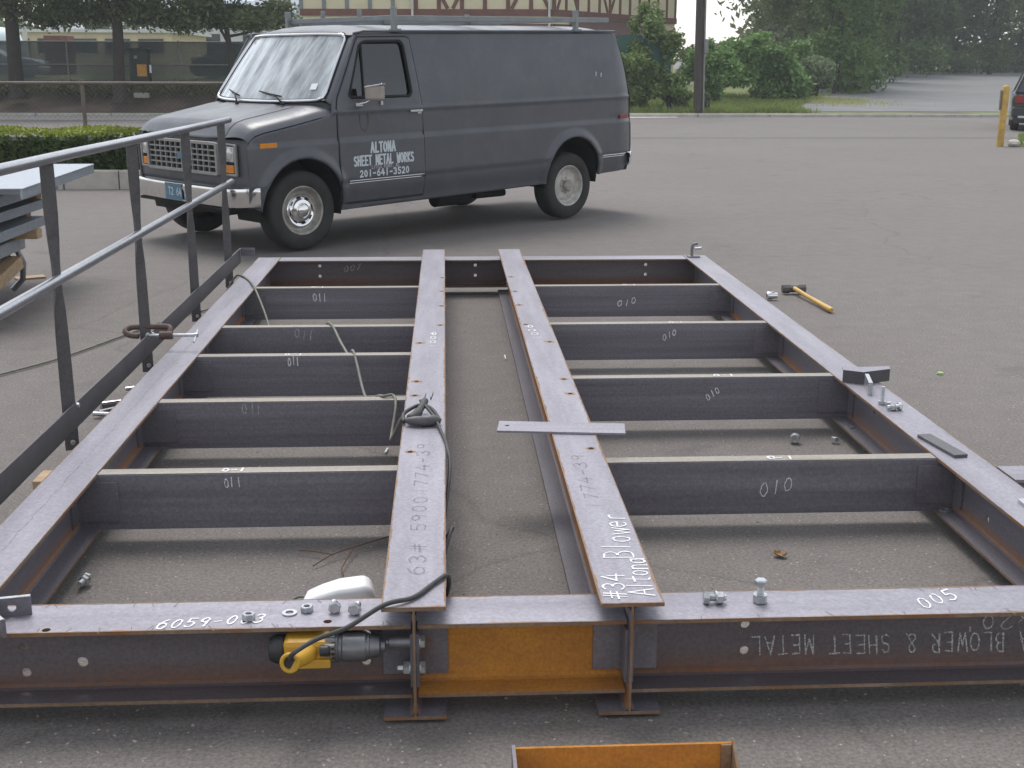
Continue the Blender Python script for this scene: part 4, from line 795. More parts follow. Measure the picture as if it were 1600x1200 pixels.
for s in (-1, 1):
    mb = MB(); panel(mb, (-.6, 4.6, .30, 1.93), .0165, side_sdf, lambda x, z: (x, s*ys(x, z), z)); vb(mb, 'side_panel', 'paint', smooth=60, solid=.022)
    mb = MB(); panel(mb, (.35, 1.45, .30, 1.9), .0165, door_sdf, lambda x, z: (x, s*(ys(x, z)+.006), z)); dr = vb(mb, 'door', 'paint', smooth=60, solid=.012)
    mb = MB(); q_ = []
    for (a0, b0), (a1, b1) in zip(DOOR, DOOR[1:]+DOOR[:1]):
        for i in range(8): q_.append((a0+(a1-a0)*i/8, b0+(b1-b0)*i/8))
    mb.ring([(x, s*(ys(x, z)+.0005), z) for x, z in q_], .0062, 6, closed=True); vb(mb, 'door_gap', 'dark', dr, smooth=True)
    mb = MB(); panel(mb, (.5, 1.33, 1.30, 1.86), .02, lambda x, z: win(x, z)-.004, lambda x, z: (x, s*(ys(x, z)-.022), z)); vb(mb, 'window', 'glass', dr, smooth=True)
    k = 26; ring_ = []
    pts = []
    for i in range(len(WIN)):
        p_, c_, n_ = Vector(WIN[i-1]), Vector(WIN[i]), Vector(WIN[(i+1) % len(WIN)]); r_ = min(.05, (c_-p_).length*.42, (n_-c_).length*.42); a_ = c_+(p_-c_).normalized()*r_; b_ = c_+(n_-c_).normalized()*r_
        for t_ in (0, .33, .67, 1): q2 = a_*(1-t_)**2+c_*2*t_*(1-t_)+b_*t_*t_; pts.append(Vector((q2.x, 0, q2.y)))
    pts.append(pts[0])
    mb = MB(); mb.ring([(p.x, s*(ys(p.x, p.z)-.001), p.z) for p in pts[:-1]], .015, 8, closed=True); vb(mb, 'window_seal', 'dark', dr, smooth=True)
    mb = MB(); mb.ring([(.735, s*(ys(.73, 1.35)-.012), 1.335), (.775, s*(ys(.77, 1.8)-.012), 1.825)], .010, 6); vb(mb, 'vent_divider', 'dark', dr)
    mb = MB(); mb.obox((1.31, s*(ys(1.31, 1.2)+.022), 1.187), (.075, 0, 0), (0, .006, 0), (0, 0, .011)); vb(mb, 'handle', 'chrome', dr, bevel=.005)
    mb = MB(); mb.obox((1.355, s*(ys(1.31, 1.17)+.012), 1.170), (.022, 0, 0), (0, .008, 0), (0, 0, .012)); mb.obox((1.25, s*(ys(1.25, 1.2)+.012), 1.187), (.012, 0, 0), (0, .011, 0), (0, 0, .01)); vb(mb, 'handle_button', 'chrome', dr, bevel=.003)
    # two-line chrome strip low on the door, and its length behind the rear wheel
    for q, (xa, xb) in enumerate(((.50, 1.402), (3.995, 4.55))):
        for z in (.564, .585):
            mb = MB(); mb.ring([(xa+(xb-xa)*i/10, s*(ys(xa+(xb-xa)*i/10, z)+.003), z) for i in range(11)], .0058, 6); vb(mb, 'chrome_strip', 'chrome', dr if q == 0 else None, smooth=True)
    mb = MB(); mb.obox((-.345, s*(ys(-.34, .965)+.006), .958), (.085, s*.004, 0), (0, .008, 0), (0, 0, .021)); vb(mb, 'front_marker_lamp', 'amber', bevel=.004)
    mb = MB(); mb.obox((4.36, s*(ys(4.36, .985)+.006), .998), (.085, -s*.018, 0), (0, .008, 0), (0, 0, .021)); vb(mb, 'rear_marker_lamp', 'redlens', bevel=.004)
    # inner wheel housings
    for (cx_, cz_), r in ((FA, FAR), (RA, RAR)):
        mb = MB(); P = [(cx_+(r+.012)*math.cos(R(a)), cz_+(r+.012)*math.sin(R(a))) for a in range(-15, 196, 10)]
        mb.add([(p[0], s*y_, p[1]) for y_ in (.955, .55) for p in P], [(i, i+1, len(P)+i+1, len(P)+i) for i in range(len(P)-1)]); mb.box((cx_-r, s*.55-.01, .36), (cx_+r, s*.55+.01, cz_+r)); vb(mb, 'wheel_housing', 'under', smooth=60)
    # drip rail
    mb = MB(); mb.ring([(.70, s*(ys(.7, 1.9)+.002), 1.895), (.80, s*(ys(.8, 1.9)+.012), 1.918)]+[(x, s*(ys(x, 1.9)+.012), 1.918) for x in np.linspace(1, 4.3, 12)], .012, 6); vb(mb, 'drip_rail', 'paint', smooth=True)
# sign-written door
door0 = [o for o in van.children if o.name.startswith('door')][0]
def lettering(text, xc, z0, hgt, wid, adv, kx, serif=0, seed=1, name='lettering', mat='letter'):
    mb = MB(); L_ = (len(text)-1)*adv+.6; x0 = xc-L_*hgt*kx/2
    strokes(mb, text, (x0, 0, z0), Vector((hgt*kx, 0, 0)), Vector((0, 0, hgt)), Vector((0, -1, 0)), wid, adv=adv, jit=0, lift=0, serif=serif)
    mb.v = [(p[0], p[1]-ys(p[0], max(p[2], .64))-.0085, p[2]) for p in mb.v]; stuff(vb(mb, name, mat, door0, fix=False))
lettering('ALTONA', .895, .832, .088, .019, .86, .66, 1)
lettering('SHEET METAL WORKS', .905, .720, .084, .0165, .84, .60, 1)
lettering('LITTLE FERRY, NJ', .915, .682, .030, .0052, .84, .82, mat='letter2')
lettering('201-641-3520', .905, .614, .058, .0135, .86, 1.0)
lettering('^', .70, 1.02, .17, .016, .86, .95, mat='ghost', name='faded_emblem')
mb = MB()
for dx, dz in ((0, 0), (.085, -.012)): mb.obox((3.92+dx, -(ys(3.92, 1.45)+.002), 1.47+dz), (.007, 0, 0), (0, .001, 0), (0, 0, .022))
vb(mb, 'paint_chips', 'letter')

# nose, cowl and fascia
def zc_(x): return float(np.interp(x, [-.60, -.565, -.52, -.46, -.38, -.2, 0, .2, .40], [1.015, 1.055, 1.115, 1.158, 1.182, 1.212, 1.246, 1.282, 1.305]))
def zn(x, y):
    a = abs(y); s_ = min(max((a-.76)/.232, 0), 1)
    z = zc_(x)-.018*(a/.9)**2-.105*(1-math.sqrt(max(1e-4, 1-s_*s_)))
    z += .010*(1-sstep(.40, .47, a))*sstep(-.5, -.2, x)      # raised middle of the bonnet
    return z
YU = [math.copysign(abs(t)**.8, t) for t in np.linspace(-1, 1, 61)]
def nosep(u, x):
    fx = -.605+.07*abs(u)**3; xx = fx+(x+.6)*(.40-fx)/1.0
    y = u*(ys(max(xx, -.54), 1.05)-.002); return (xx, y, zn(xx, y*.992/max(ys(max(xx, -.54), 1.05), .01)))
BON = .70
mb = MB(); mb.surf(nosep, [u for u in YU if u <= -BON+.02], np.linspace(-.6, .4, 40).tolist()); mb.surf(nosep, [u for u in YU if u >= BON-.02], np.linspace(-.6, .4, 40).tolist()); vb(mb, 'front_wing', 'paint', smooth=60)
mb = MB(); mb.surf(lambda u, x: (lambda p: (p[0], p[1], p[2]+.005))(nosep(u, x)), [-BON]+[u for u in YU if abs(u) < BON]+[BON], np.linspace(-.6, .14, 36).tolist()); vb(mb, 'bonnet', 'paint', smooth=60, solid=.012)
mb = MB(); mb.surf(nosep, np.linspace(-BON-.02, BON+.02, 30).tolist(), np.linspace(.10, .4, 10).tolist()); vb(mb, 'cowl', 'paint', smooth=60)
def fas(u, z): return (-.605+.07*abs(u)**3+.012*(1.0-z)/.5-(.012 if z > 1.0 else 0), u*(ys(-.54, z)-.002), z)
mb = MB(); mb.surf(fas, np.linspace(-1, 1, 41).tolist(), [1.012, .995, .98, .68, .64, .60, .42]); vb(mb, 'front_panel', 'paint', smooth=40)
gx = -.612
def fx_(y): return -.605+.07*abs(y/.97)**3
# grille: dark recess, frame, bars
gr = vb(MB().box((gx-.002, -.625, .705), (gx+.012, .625, .985)), 'grille', 'dark')
def bar(a, b, w_, d_): mb = MB(); mb.obox(((gx-.016), (a[0]+b[0])/2, (a[1]+b[1])/2), (d_, 0, 0), (0, (b[0]-a[0])/2+w_*(a[0] == b[0]), (0)), (0, 0, (b[1]-a[1])/2+w_*(a[1] == b[1]))); return mb
for y in np.linspace(-.57, .57, 13)[1:-1]: vb(bar((y, .722), (y, .965), .0065, .010), 'grille_bar', 'silver', gr)
for z in np.linspace(.722, .965, 6)[1:-1]: vb(bar((-.58, z), (.58, z), .0062, .008), 'grille_bar', 'silver', gr)
for a, b in (((-.60, .975), (.60, .975)), ((-.60, .712), (.60, .712)), ((-.608, .706), (-.608, .981)), ((.608, .706), (.608, .981))): vb(bar(a, b, .014, .018), 'grille_frame', 'silver', gr, bevel=.004)
mb = MB(); mb.lathe((gx-.030, 0, .848), (-1, 0, 0), [(0, 0), (.040, 0), (.036, .008), (0, .010)], 20); mb.v = [(p[0], p[1]*1.5, .848+(p[2]-.848)*.85) for p in mb.v]; vb(mb, 'badge', 'bluelabel', gr, smooth=40)
for s in (-1, 1):
    yc = s*.735; x_ = fx_(.735)-.004
    b_ = MB(); b_.plate([(-.105, -.145), (.112, -.145), (.118, .13), (-.105, .142)] if s > 0 else [(-.112, -.145), (.105, -.145), (.105, .142), (-.118, .13)], [rect(-.082, -.125, .088, .118) if s > 0 else rect(-.088, -.125, .082, .118)], (x_+.012, yc, .845), (0, 1, 0), (0, 0, 1), (-1, 0, 0), .026); bz_ = vb(b_, 'lamp_bezel', 'silver', bevel=.006)
    vb(MB().box((x_+.002, yc-.09, .715), (x_+.010, yc+.09, .968)), 'lamp_recess', 'dark', bz_)
    mb = MB(); mb.obox((x_-.002, yc, .888), (.008, 0, 0), (0, .076, 0), (0, 0, .066)); mb.lathe((x_-.009, yc, .888), (-1, 0, 0), [(.060, 0), (.056, .004), (.035, .010), (0, .012)], 20); vb(mb, 'headlight', 'lamp', bz_, smooth=40, bevel=.004)
    mb = MB(); mb.obox((x_-.004, yc, .760), (.010, 0, 0), (0, .070, 0), (0, 0, .034)); vb(mb, 'indicator_lamp', 'amber', bz_, bevel=.005)
# windscreen
def ws(u, v):
    hw = .905-.135*v; y = u*hw; x = .135+.485*v+(.205-.09*v)*abs(u)**2.4; return (x, y, 1.296+.598*v+.020*abs(u)**3*(1-v)-.012*abs(u)**4*v+.012*math.sin(math.pi*v))
U = np.linspace(-1, 1, 31).tolist(); V_ = np.linspace(0, 1, 17).tolist()
mb = MB(); mb.surf(ws, U, V_); wsc = vb(mb, 'windscreen', 'screen', smooth=True, fix=False)
per = [ws(u, .0) for u in np.linspace(-.93, .93, 25)]+[ws(.985, .035)]+[ws(1, v) for v in np.linspace(.1, .9, 12)]+[ws(.985, .965)]+[ws(u, 1) for u in np.linspace(.93, -.93, 25)]+[ws(-.985, .965)]+[ws(-1, v) for v in np.linspace(.9, .1, 12)]+[ws(-.985, .035)]
mb = MB(); mb.ring([Vector(p)+Vector((-.010, 0, .006)) for p in per], .0145, 8, closed=True); vb(mb, 'chrome_trim', 'chrome', wsc, smooth=True)
mb = MB(); mb.ring([Vector(p)+Vector((.006, 0, .004)) for p in per], .022, 8, closed=True); vb(mb, 'rubber_seal', 'dark', wsc, smooth=True)
mb = MB(); c = Vector(ws(-.84, .20))+Vector((-.008, 0, .004)); d1 = (Vector(ws(-.80, .2))-Vector(ws(-.88, .2))).normalized(); d2 = (Vector(ws(-.84, .25))-Vector(ws(-.84, .15))).normalized(); mb.obox(c, d1*.034, d2*.032, d1.cross(d2)*.0008); vb(mb, 'sticker', 'white', wsc)
for y0_, y1_ in ((-.10, -.55), (.52, .12)):
    mb = MB(); a = Vector(ws(y1_/.9, 0))+Vector((-.075, 0, -.012)); m_ = Vector(ws((y0_*.6+y1_*.4)/.9, .09))+Vector((-.018, 0, .010)); e1 = Vector(ws(y0_/.9+.02, .13))+Vector((-.012, 0, .012)); e2 = Vector(ws(y1_/.9+.12, .06))+Vector((-.012, 0, .012))
    mb.ring([a, a.lerp(m_, .5)+Vector((0, 0, .02)), m_], [.010, .007, .005], 6); mb.ring([e1, m_, e2], [.006, .011, .006], 6); mb.lathe(a-Vector((0, 0, .015)), (0, 0, 1), [(.018, 0), (.018, .02), (0, .024)], 10); vb(mb, 'wiper', 'dark', smooth=True)
# windscreen pillars, roof, back
for s in (-1, 1):
    def pil(t, v):
        a = Vector(ws(s, v)); a.x -= .0; fx2 = float(np.interp(v, [0, .05, .5, .93, 1], [.36, .372, .55, .71, .74])); zz = 1.262+.64*v
        b = Vector((fx2+.012, s*(ys(fx2, zz)-.001), zz)); p = a.lerp(b, t); bulge = math.sin(math.pi*t)*.018; return (p.x-bulge*.7, p.y+s*bulge*.7, p.z)
    mb = MB(); mb.surf(pil, np.linspace(0, 1, 9).tolist(), np.linspace(0, 1, 17).tolist()); vb(mb, 'windscreen_pillar', 'paint', smooth=True, solid=.015)
def roof(u, t):
    x0 = ws(u, 1)[0]-.004; x1 = 4.325-.02*u*u; x = x0+(x1-x0)*t; y = u*(ys(x, 1.906)-.001); e_ = sstep(0, .30, x-x0)*sstep(0, .22, x1-x); z0_ = ws(u, 1)[2]+(1.906-ws(u, 1)[2])*sstep(0, .12, x-x0)
    rib = .006*(math.cos(2*math.pi*x/.46) > .72)*sstep(.9, 1.0, x)*(1-sstep(4.0, 4.1, x))*(abs(u) < .86)
    return (x, y, z0_+(.018+.058*e_)*(1-abs(u)**3.2)*(1 if e_ > 0 else .6)*sstep(-.01, .1, x-x0)+rib)
mb = MB(); mb.surf(roof, np.linspace(-1, 1, 33).tolist(), np.linspace(0, 1, 160).tolist()); vb(mb, 'roof', 'paint', smooth=50)
def back(u, z): x = float(np.interp(z, [.395, .70, 1.26, 1.60, 1.906], [4.55, 4.565, 4.52, 4.43, 4.315])); return (x+.035*(1-u**6), u*(ys(x-.02, z)-.002), z)
mb = MB(); mb.surf(back, np.linspace(-1, 1, 25).tolist(), np.linspace(.395, 1.906, 25).tolist()); vb(mb, 'rear_doors', 'paint', smooth=60)
for s in (-1, 1): vb(MB().box((4.555, s*.76-.06, .72), (4.598, s*.76+.06, 1.02)), 'tail_lamp', 'redlens', bevel=.008)
# bumpers, plate
def bump_(name, f, zt_, zb_, mat):
    mb = MB(); prof = [(0, 0), (.030, .012), (.040, .045), (.040, .10), (.048, .135), (.040, .172), (.0, .19)]
    mb.surf(lambda u, k: f(u, prof[int(k)][0], zb_+(zt_-zb_)*prof[int(k)][1]/.19), np.linspace(-1, 1, 41).tolist(), list(range(len(prof)))); return vb(mb, name, mat, smooth=45, solid=.006)
def fbump(u, o_, z): return (-.660+.045*u*u+.17*max(0, abs(u)-.86)**1.2/.14**1.2-o_*(1-.6*max(0, abs(u)-.9)/.1), u*.985+math.copysign(o_*.5*max(0, abs(u)-.86)/.14, u), z)
fbm = bump_('front_bumper', fbump, .615, .425, 'chrome')
def rbump(u, o_, z): return (4.62-.03*u*u-.16*max(0, abs(u)-.9)/.1+o_, u*.99+math.copysign(o_*.4*max(0, abs(u)-.9)/.1, u), z)
bump_('rear_bumper', rbump, .60, .44, 'chrome')
vb(MB().box((-.66, -.80, .40), (-.30, .80, .424)), 'front_valance', 'under')
mb = MB(); mb.plate(rect(-.152, -.076, .152, .076), [], (-.708, .06, .520), (0, 1, 0), (0, 0, 1), (-1, 0, 0), .003); pl = vb(mb, 'number_plate', 'bluelabel', bevel=.001)
mb = MB(); strokes(mb, 'VT2 64', (-.7125, .195, .490), Vector((0, -.060, 0)), Vector((0, 0, .065)), Vector((-1, 0, 0)), .010, adv=.8, jit=0, lift=0); vb(mb, 'plate_characters', 'letter', pl, fix=False)
# floor, bulkhead, seats, dash, wheel
mb = MB(); mb.box((-.5, -.53, .33), (4.4, .53, .44)); mb.box((.47, -.94, .335), (3.07, .94, .44)); mb.box((3.98, -.93, .39), (4.5, .93, .44)); vb(mb, 'floor', 'under')
vb(MB().box((1.62, -.86, .441), (1.65, .86, 1.89)), 'bulkhead', 'interior')
vb(MB().box((.16, -.88, .95), (.50, .88, 1.235)), 'dashboard', 'interior', bevel=.04)
for s in (-1, 1):
    st = vb(MB().box((.86, s*.52-.25, .72), (1.34, s*.52+.25, .90)), 'front_seat', 'seat', bevel=.05)
    mb = MB(); mb.obox((1.36, s*.52, 1.17), (.06, 0, .012), (0, .24, 0), (-.07, 0, .33)); vb(mb, 'seat_back', 'seat', st, bevel=.05)
mb = MB(); mb.ring([(.60+.07*math.sin(a), -.50+.20*math.cos(a), 1.22+.17*math.sin(a)) for a in np.linspace(0, 2*math.pi, 24, endpoint=False)], .013, 8, closed=True); mb.cyl((.38, -.50, 1.12), (.60, -.50, 1.22), .03, 10); vb(mb, 'steering_wheel', 'dark')
vb(MB().cyl((1.9, -.55, .30), (2.35, -.55, .30), .09, 12), 'silencer', 'under', pitch=False); vb(MB().box((2.45, -.6, .26), (2.9, .3, .34)), 'fuel_tank', 'under', pitch=False, bevel=.03)
for x in (0, 3.505): vb(MB().cyl((x, -.8, .358), (x, .8, .358), .05, 10), 'axle', 'under', pitch=False)
# mirror: chrome-topped beige box on an arm
mr = vb(MB().obox((.735, -1.135, 1.375), (.044, -.076, 0), (.038, .022, 0), (0, 0, .066)), 'wing_mirror', 'beige', bevel=.022)
mb = MB(); mb.obox((.735, -1.138, 1.438), (.044, -.076, .014), (.041, .024, 0), (0, 0, .009)); vb(mb, 'mirror_top', 'chrome', mr, bevel=.006)
mb = MB(); mb.ring([(.73, -1.12, 1.325), (.70, -1.04, 1.285), (.645, -1.003, 1.275)], .010, 8); mb.obox((.645, -1.005, 1.270), (.04, 0, 0), (0, .012, 0), (0, 0, .014)); vb(mb, 'mirror_arm', 'chrome', mr, smooth=50); vb(MB().obox((.905, -1.008, 1.275), (.013, 0, 0), (0, .012, 0), (0, 0, .018)), 'mirror_stay', 'chrome', mr)
vb(MB().obox((.735, 1.135, 1.375), (.055, .095, 0), (.045, -.026, 0), (0, 0, .082)), 'wing_mirror', 'beige', bevel=.022)
# wheels
def wheel(x, s, cap, pale):
    c = (x, s*.850, .358); ax = (0, s, 0)
    t_ = vb(MB().lathe(c, ax, [(.215, -.10), (.26, -.118), (.325, -.112), (.352, -.09), (.358, -.05), (.358, .05), (.352, .09), (.340, .104), (.325, .112), (.29, .119), (.258, .118), (.232, .108), (.220, .10), (.212, .08), (.212, -.08)], 48), 'wheel', 'tyre', pitch=False, smooth=50)
    rm = 'rimpale' if pale else 'rim'
    vb(MB().lathe(c, ax, [(.221, .088), (.224, .101), (.216, .106), (.204, .098), (.196, .07), (.182, .045), (.168, .040), (.150, .052), (.135, .058), (.085, .050), (.080, .06), (.0, .06)], 40), 'rim', rm, t_, pitch=False, smooth=35)
    if cap:
        h_ = vb(MB().lathe(c, ax, [(.148, .054), (.150, .066), (.142, .074), (.128, .072), (.118, .066), (.108, .074), (.098, .092), (.070, .098), (.062, .094), (.056, .100), (.054, .114), (.044, .120), (0, .122)], 40), 'hub_cap', 'chrome', t_, pitch=False, smooth=30)
        mb = MB()
        for k in range(8): a = 2*math.pi*k/8+.2; mb.obox((x+.121*math.cos(a), s*(.850+.0695), .358+.121*math.sin(a)), (-.020*math.sin(a), 0, .020*math.cos(a)), (0, .003, 0), (.006*math.cos(a), 0, .006*math.sin(a)))
        vb(mb, 'hub_cap_slot', 'dark', t_, pitch=False)
    else:
        vb(MB().lathe(c, ax, [(.062, .058), (.062, .095), (.050, .108), (.026, .112), (0, .112)], 24), 'hub', 'rim', t_, pitch=False, smooth=35)
        for k in range(8): a = 2*math.pi*k/8; vb(MB().lathe((x+.078*math.cos(a), s*(.850+.052), .358+.078*math.sin(a)), ax, [(.011, 0), (.011, .014), (0, .016)], 6), 'wheel_nut', 'rim', t_, pitch=False)
for s in (-1, 1): wheel(0, s, True, False); wheel(3.505, s, False, True)
# ladder rack
mb = MB()
for s in (-1, 1): mb.obox((2.70, s*.87, 2.035), (1.52, 0, 0), (0, .020, 0), (0, 0, .026))
rk = vb(mb, 'roof_rack', 'rackgrey', bevel=.004)
def rb_(a, b, w_, h_): a, b = Vector(a), Vector(b); d = (b-a); n_ = Vector((0, 0, 1)) if abs(d.normalized().z) < .9 else Vector((1, 0, 0)); sv = d.cross(n_).normalized(); mb = MB(); mb.obox((a+b)/2, d/2, sv*w_, sv.cross(d.normalized()).normalized()*h_); vb(mb, 'rack_bar', 'rackgrey', rk, bevel=.004)
for s in (-1, 1):
    y = s*.87
    for x in (1.20, 3.70): rb_((x, y, 1.93), (x, y, 2.135), .024, .024)
    for x in (1.20, 3.70): mb = MB(); mb.obox((x, s*.885, 1.932), (.05, 0, 0), (0, .03, 0), (0, 0, .008)); vb(mb, 'rack_foot', 'rackgrey', rk)
for x in (1.235, 2.45, 3.735): rb_((x, -.845, 2.040), (x, .845, 2.040), .020, .024)
for y in (-.30, .30): rb_((1.235, y, 2.066), (1.235, y, 2.13), .018, .018)

# ================================================================ foliage
def leafmat(name, cols, rough=.6, trans=.25):
    m, t, b = newmat(name); g = N(t, 'ShaderNodeNewGeometry'); n_ = len(cols)
    c = ramp(t, g.outputs['Random Per Island'], [(i/(n_-1) if n_ > 1 else 0, cc) for i, cc in enumerate(cols)])
    big = ramp(t, noise(t, coord(t), .9, 3), [(.3, (.72,)*3), (.7, (1.25,)*3)])
    col = mixc(t, 1, c, big, 'MULTIPLY'); t.links.new(col, b.inputs['Base Color']); b.inputs['Roughness'].default_value = rough; b.inputs['Specular IOR Level'].default_value = .25
    tl = N(t, 'ShaderNodeBsdfTranslucent'); t.links.new(col, tl.inputs[0]); mx = N(t, 'ShaderNodeMixShader'); mx.inputs[0].default_value = trans
    out = t.nodes['Material Output']; t.links.new(b.outputs[0], mx.inputs[1]); t.links.new(tl.outputs[0], mx.inputs[2]); t.links.new(mx.outputs[0], out.inputs[0]); return m
MT['leaf_oak'] = leafmat('street_tree_leaves', [(.090, .120, .045), (.135, .170, .065), (.075, .10, .038)])
MT['leaf_wood'] = leafmat('woodland_leaves', [(.095, .155, .042), (.15, .225, .07), (.105, .165, .05)])
MT['leaf_wood2'] = leafmat('dull_woodland_leaves', [(.12, .155, .055), (.17, .20, .075), (.095, .125, .045)])
MT['leaf_bush'] = leafmat('bright_bush_leaves', [(.15, .26, .08), (.24, .37, .13), (.10, .18, .05)])
MT['leaf_shrub'] = leafmat('shrub_leaves', [(.15, .22, .065), (.22, .29, .10), (.11, .17, .05)])
MT['leaf_pale'] = leafmat('pale_blossom_leaves', [(.30, .34, .22), (.16, .21, .10), (.22, .27, .15)])
MT['leaf_hedge'] = leafmat('hedge_leaves', [(.045, .085, .02), (.075, .120, .028), (.055, .09, .022)])
MT['leaf_hedgetop'] = leafmat('hedge_lit_new_growth', [(.22, .27, .035), (.30, .34, .05), (.15, .20, .03)])  # yellowish new growth, with the light on the hedge top painted in
MT['leaf_weed'] = leafmat('bank_weeds', [(.075, .095, .032), (.11, .125, .045), (.06, .075, .028)])
MT['grassblade'] = leafmat('grass_blades', [(.19, .26, .07), (.28, .33, .11), (.16, .22, .06)])
MT['bark'] = M('dark_bark', (.060, .050, .042), (.036, .030, .026), 9, .95, bmp=.6, bscale=25, stretch=(3, 3, .6))
def leaves(name, mat, pts, size, parent=None, flat=.0, droop=0):
    """leaf-sized folded quads at the given points"""
    pts = np.asarray(pts); n = len(pts); a = rng.normal(size=(n, 3)); a[:, 2] *= (1-flat); a /= np.linalg.norm(a, axis=1)[:, None]
    b = rng.normal(size=(n, 3)); b -= a*(a*b).sum(1)[:, None]; b /= np.linalg.norm(b, axis=1)[:, None]
    sz = size*rng.uniform(.6, 1.35, (n, 1)); u = a*sz; v = b*sz*.55
    V = np.stack([pts-u, pts+v, pts+u, pts-v], 1).reshape(-1, 3); me = bpy.data.meshes.new(name)
    me.vertices.add(4*n); me.vertices.foreach_set('co', V.astype('f4').ravel()); me.loops.add(4*n); me.loops.foreach_set('vertex_index', np.arange(4*n, dtype='i4'))
    me.polygons.add(n); me.polygons.foreach_set('loop_start', np.arange(0, 4*n, 4, dtype='i4')); me.polygons.foreach_set('loop_total', np.full(n, 4, 'i4')); me.materials.append(MT[mat]); me.update(calc_edges=True)
    o = bpy.data.objects.new(name, me); COL.objects.link(o)
    if parent: put(o, parent)
    return o
def blob_pts(cs, n, shell=.55):
    """points in clumps: cs = list of (centre, radii)"""
    w_ = np.array([r[0]*r[1]*r[2] for c, r in cs])**.7; w_ /= w_.sum(); out = []
    for (c, r), k in zip(cs, (w_*n).astype(int)+1):
        d = rng.normal(size=(k, 3)); d /= np.linalg.norm(d, axis=1)[:, None]; q = shell+(1-shell)*rng.random((k, 1)); q *= 1+.12*rng.normal(size=(k, 1))
        out.append(np.array(c)+d*q*np.array(r))
    return np.concatenate(out)
def crown_blobs(c, r, k, sub=.36):
    cs = []
    for _ in range(k):
        d = rng.normal(size=3); d /= np.linalg.norm(d); q = rng.random()**.45*.88; s_ = sub*rng.uniform(.6, 1.25)
        cs.append((np.array(c)+d*q*np.array(r), np.array(r)*s_*np.array([1, 1, .8])))
    return cs
def tree(name, x, y, zg, h, tr, c, r, nl, ls, mat, label, k=16, lean=(0, 0), grp=None, sub=.36, limbs=6):
    e = thing(name, (x, y, zg), label, 'tree', grp); top = Vector((x+lean[0], y+lean[1], zg+h*.75)); base = Vector((x, y, zg-.1)); mb = MB()
    P = [base, base.lerp(top, .08), base.lerp(top, .35)+Vector((.04, 0, 0)), base.lerp(top, .7), top]; mb.ring(spline(P, 3), np.interp(np.linspace(0, 1, 13), [0, .1, .5, 1], [tr*1.35, tr, tr*.78, tr*.25]).tolist(), 10)
    cs = crown_blobs(c, r, k, sub)
    for i in range(min(limbs, len(cs))):
        s_ = base.lerp(top, random.uniform(.38, .85)); t_ = Vector(cs[i][0]); mb.ring(spline([s_, s_.lerp(t_, .5)+Vector((0, 0, -.1)), t_], 3), np.linspace(tr*.42, tr*.1, 7).tolist(), 6)
    mb.build('trunk', 'bark', e, smooth=True); leaves('crown', mat, blob_pts(cs, nl, .35), ls, e, .35); return e
def shrub(name, c, r, nl, ls, mat, label, k=12, grp=None, cat='shrub', sub=.42):
    e = thing(name, (c[0], c[1], c[2]-r[2]), label, cat, grp); cs = crown_blobs(c, r, k, sub); mb = MB()
    for i in range(5): t_ = Vector(cs[i % len(cs)][0]); b = Vector((c[0]+random.uniform(-.2, .2), c[1]+random.uniform(-.2, .2), c[2]-r[2]-.05)); mb.ring([b, b.lerp(t_, .5)+Vector((.05, 0, .05)), t_], [.035, .025, .01], 6)
    mb.build('stems', 'bark', e); leaves('foliage', mat, blob_pts(cs, nl, .3), ls, e, .3); return e

# ---- hedge on its stone border, left
hb = thing('stone_border', (-6, 16.9, 0), 'low pale stone border along the foot of the clipped hedge', 'stone border')
for i in range(13):
    x0 = -9.6+i*.74; mb = MB(); mb.box((x0+.006, 16.86+random.uniform(-.01, .01), -.02), (x0+.733, 17.06, .235+random.uniform(-.006, .008))); mb.build('stone_block', 'kerbstone', hb, bevel=.012)
he = thing('hedge', (-6, 17.6, .2), 'clipped green hedge with yellow-green top behind the stone border', 'hedge')
n = 26000; P = rng.random((n, 3)); f = rng.random(n)
X = -10.2+P[:, 0]*9.6; Yh = 17.12+1.15*P[:, 1]; Z = .18+.56*P[:, 2]
Yh = np.where(f < .42, 17.10+.10*rng.random(n)**2+.035*np.sin(X*6.1), Yh); Z = np.where((f >= .42) & (f < .8), .70+.06*rng.random(n)+.02*np.sin(X*4.3+Yh*3), Z)
pt = np.stack([X, Yh, Z], 1); topm = Z > .655+.05*rng.random(n)
leaves('foliage', 'leaf_hedge', pt[~topm], .034, he); leaves('lit_new_growth', 'leaf_hedgetop', pt[topm], .030, he, .3)
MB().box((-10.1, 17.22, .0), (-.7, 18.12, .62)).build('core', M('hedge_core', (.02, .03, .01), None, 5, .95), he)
structure(MB().box((-10.4, 17.062, -.03), (-.5, 18.5, .03)).build('planting_bed', 'earth'))

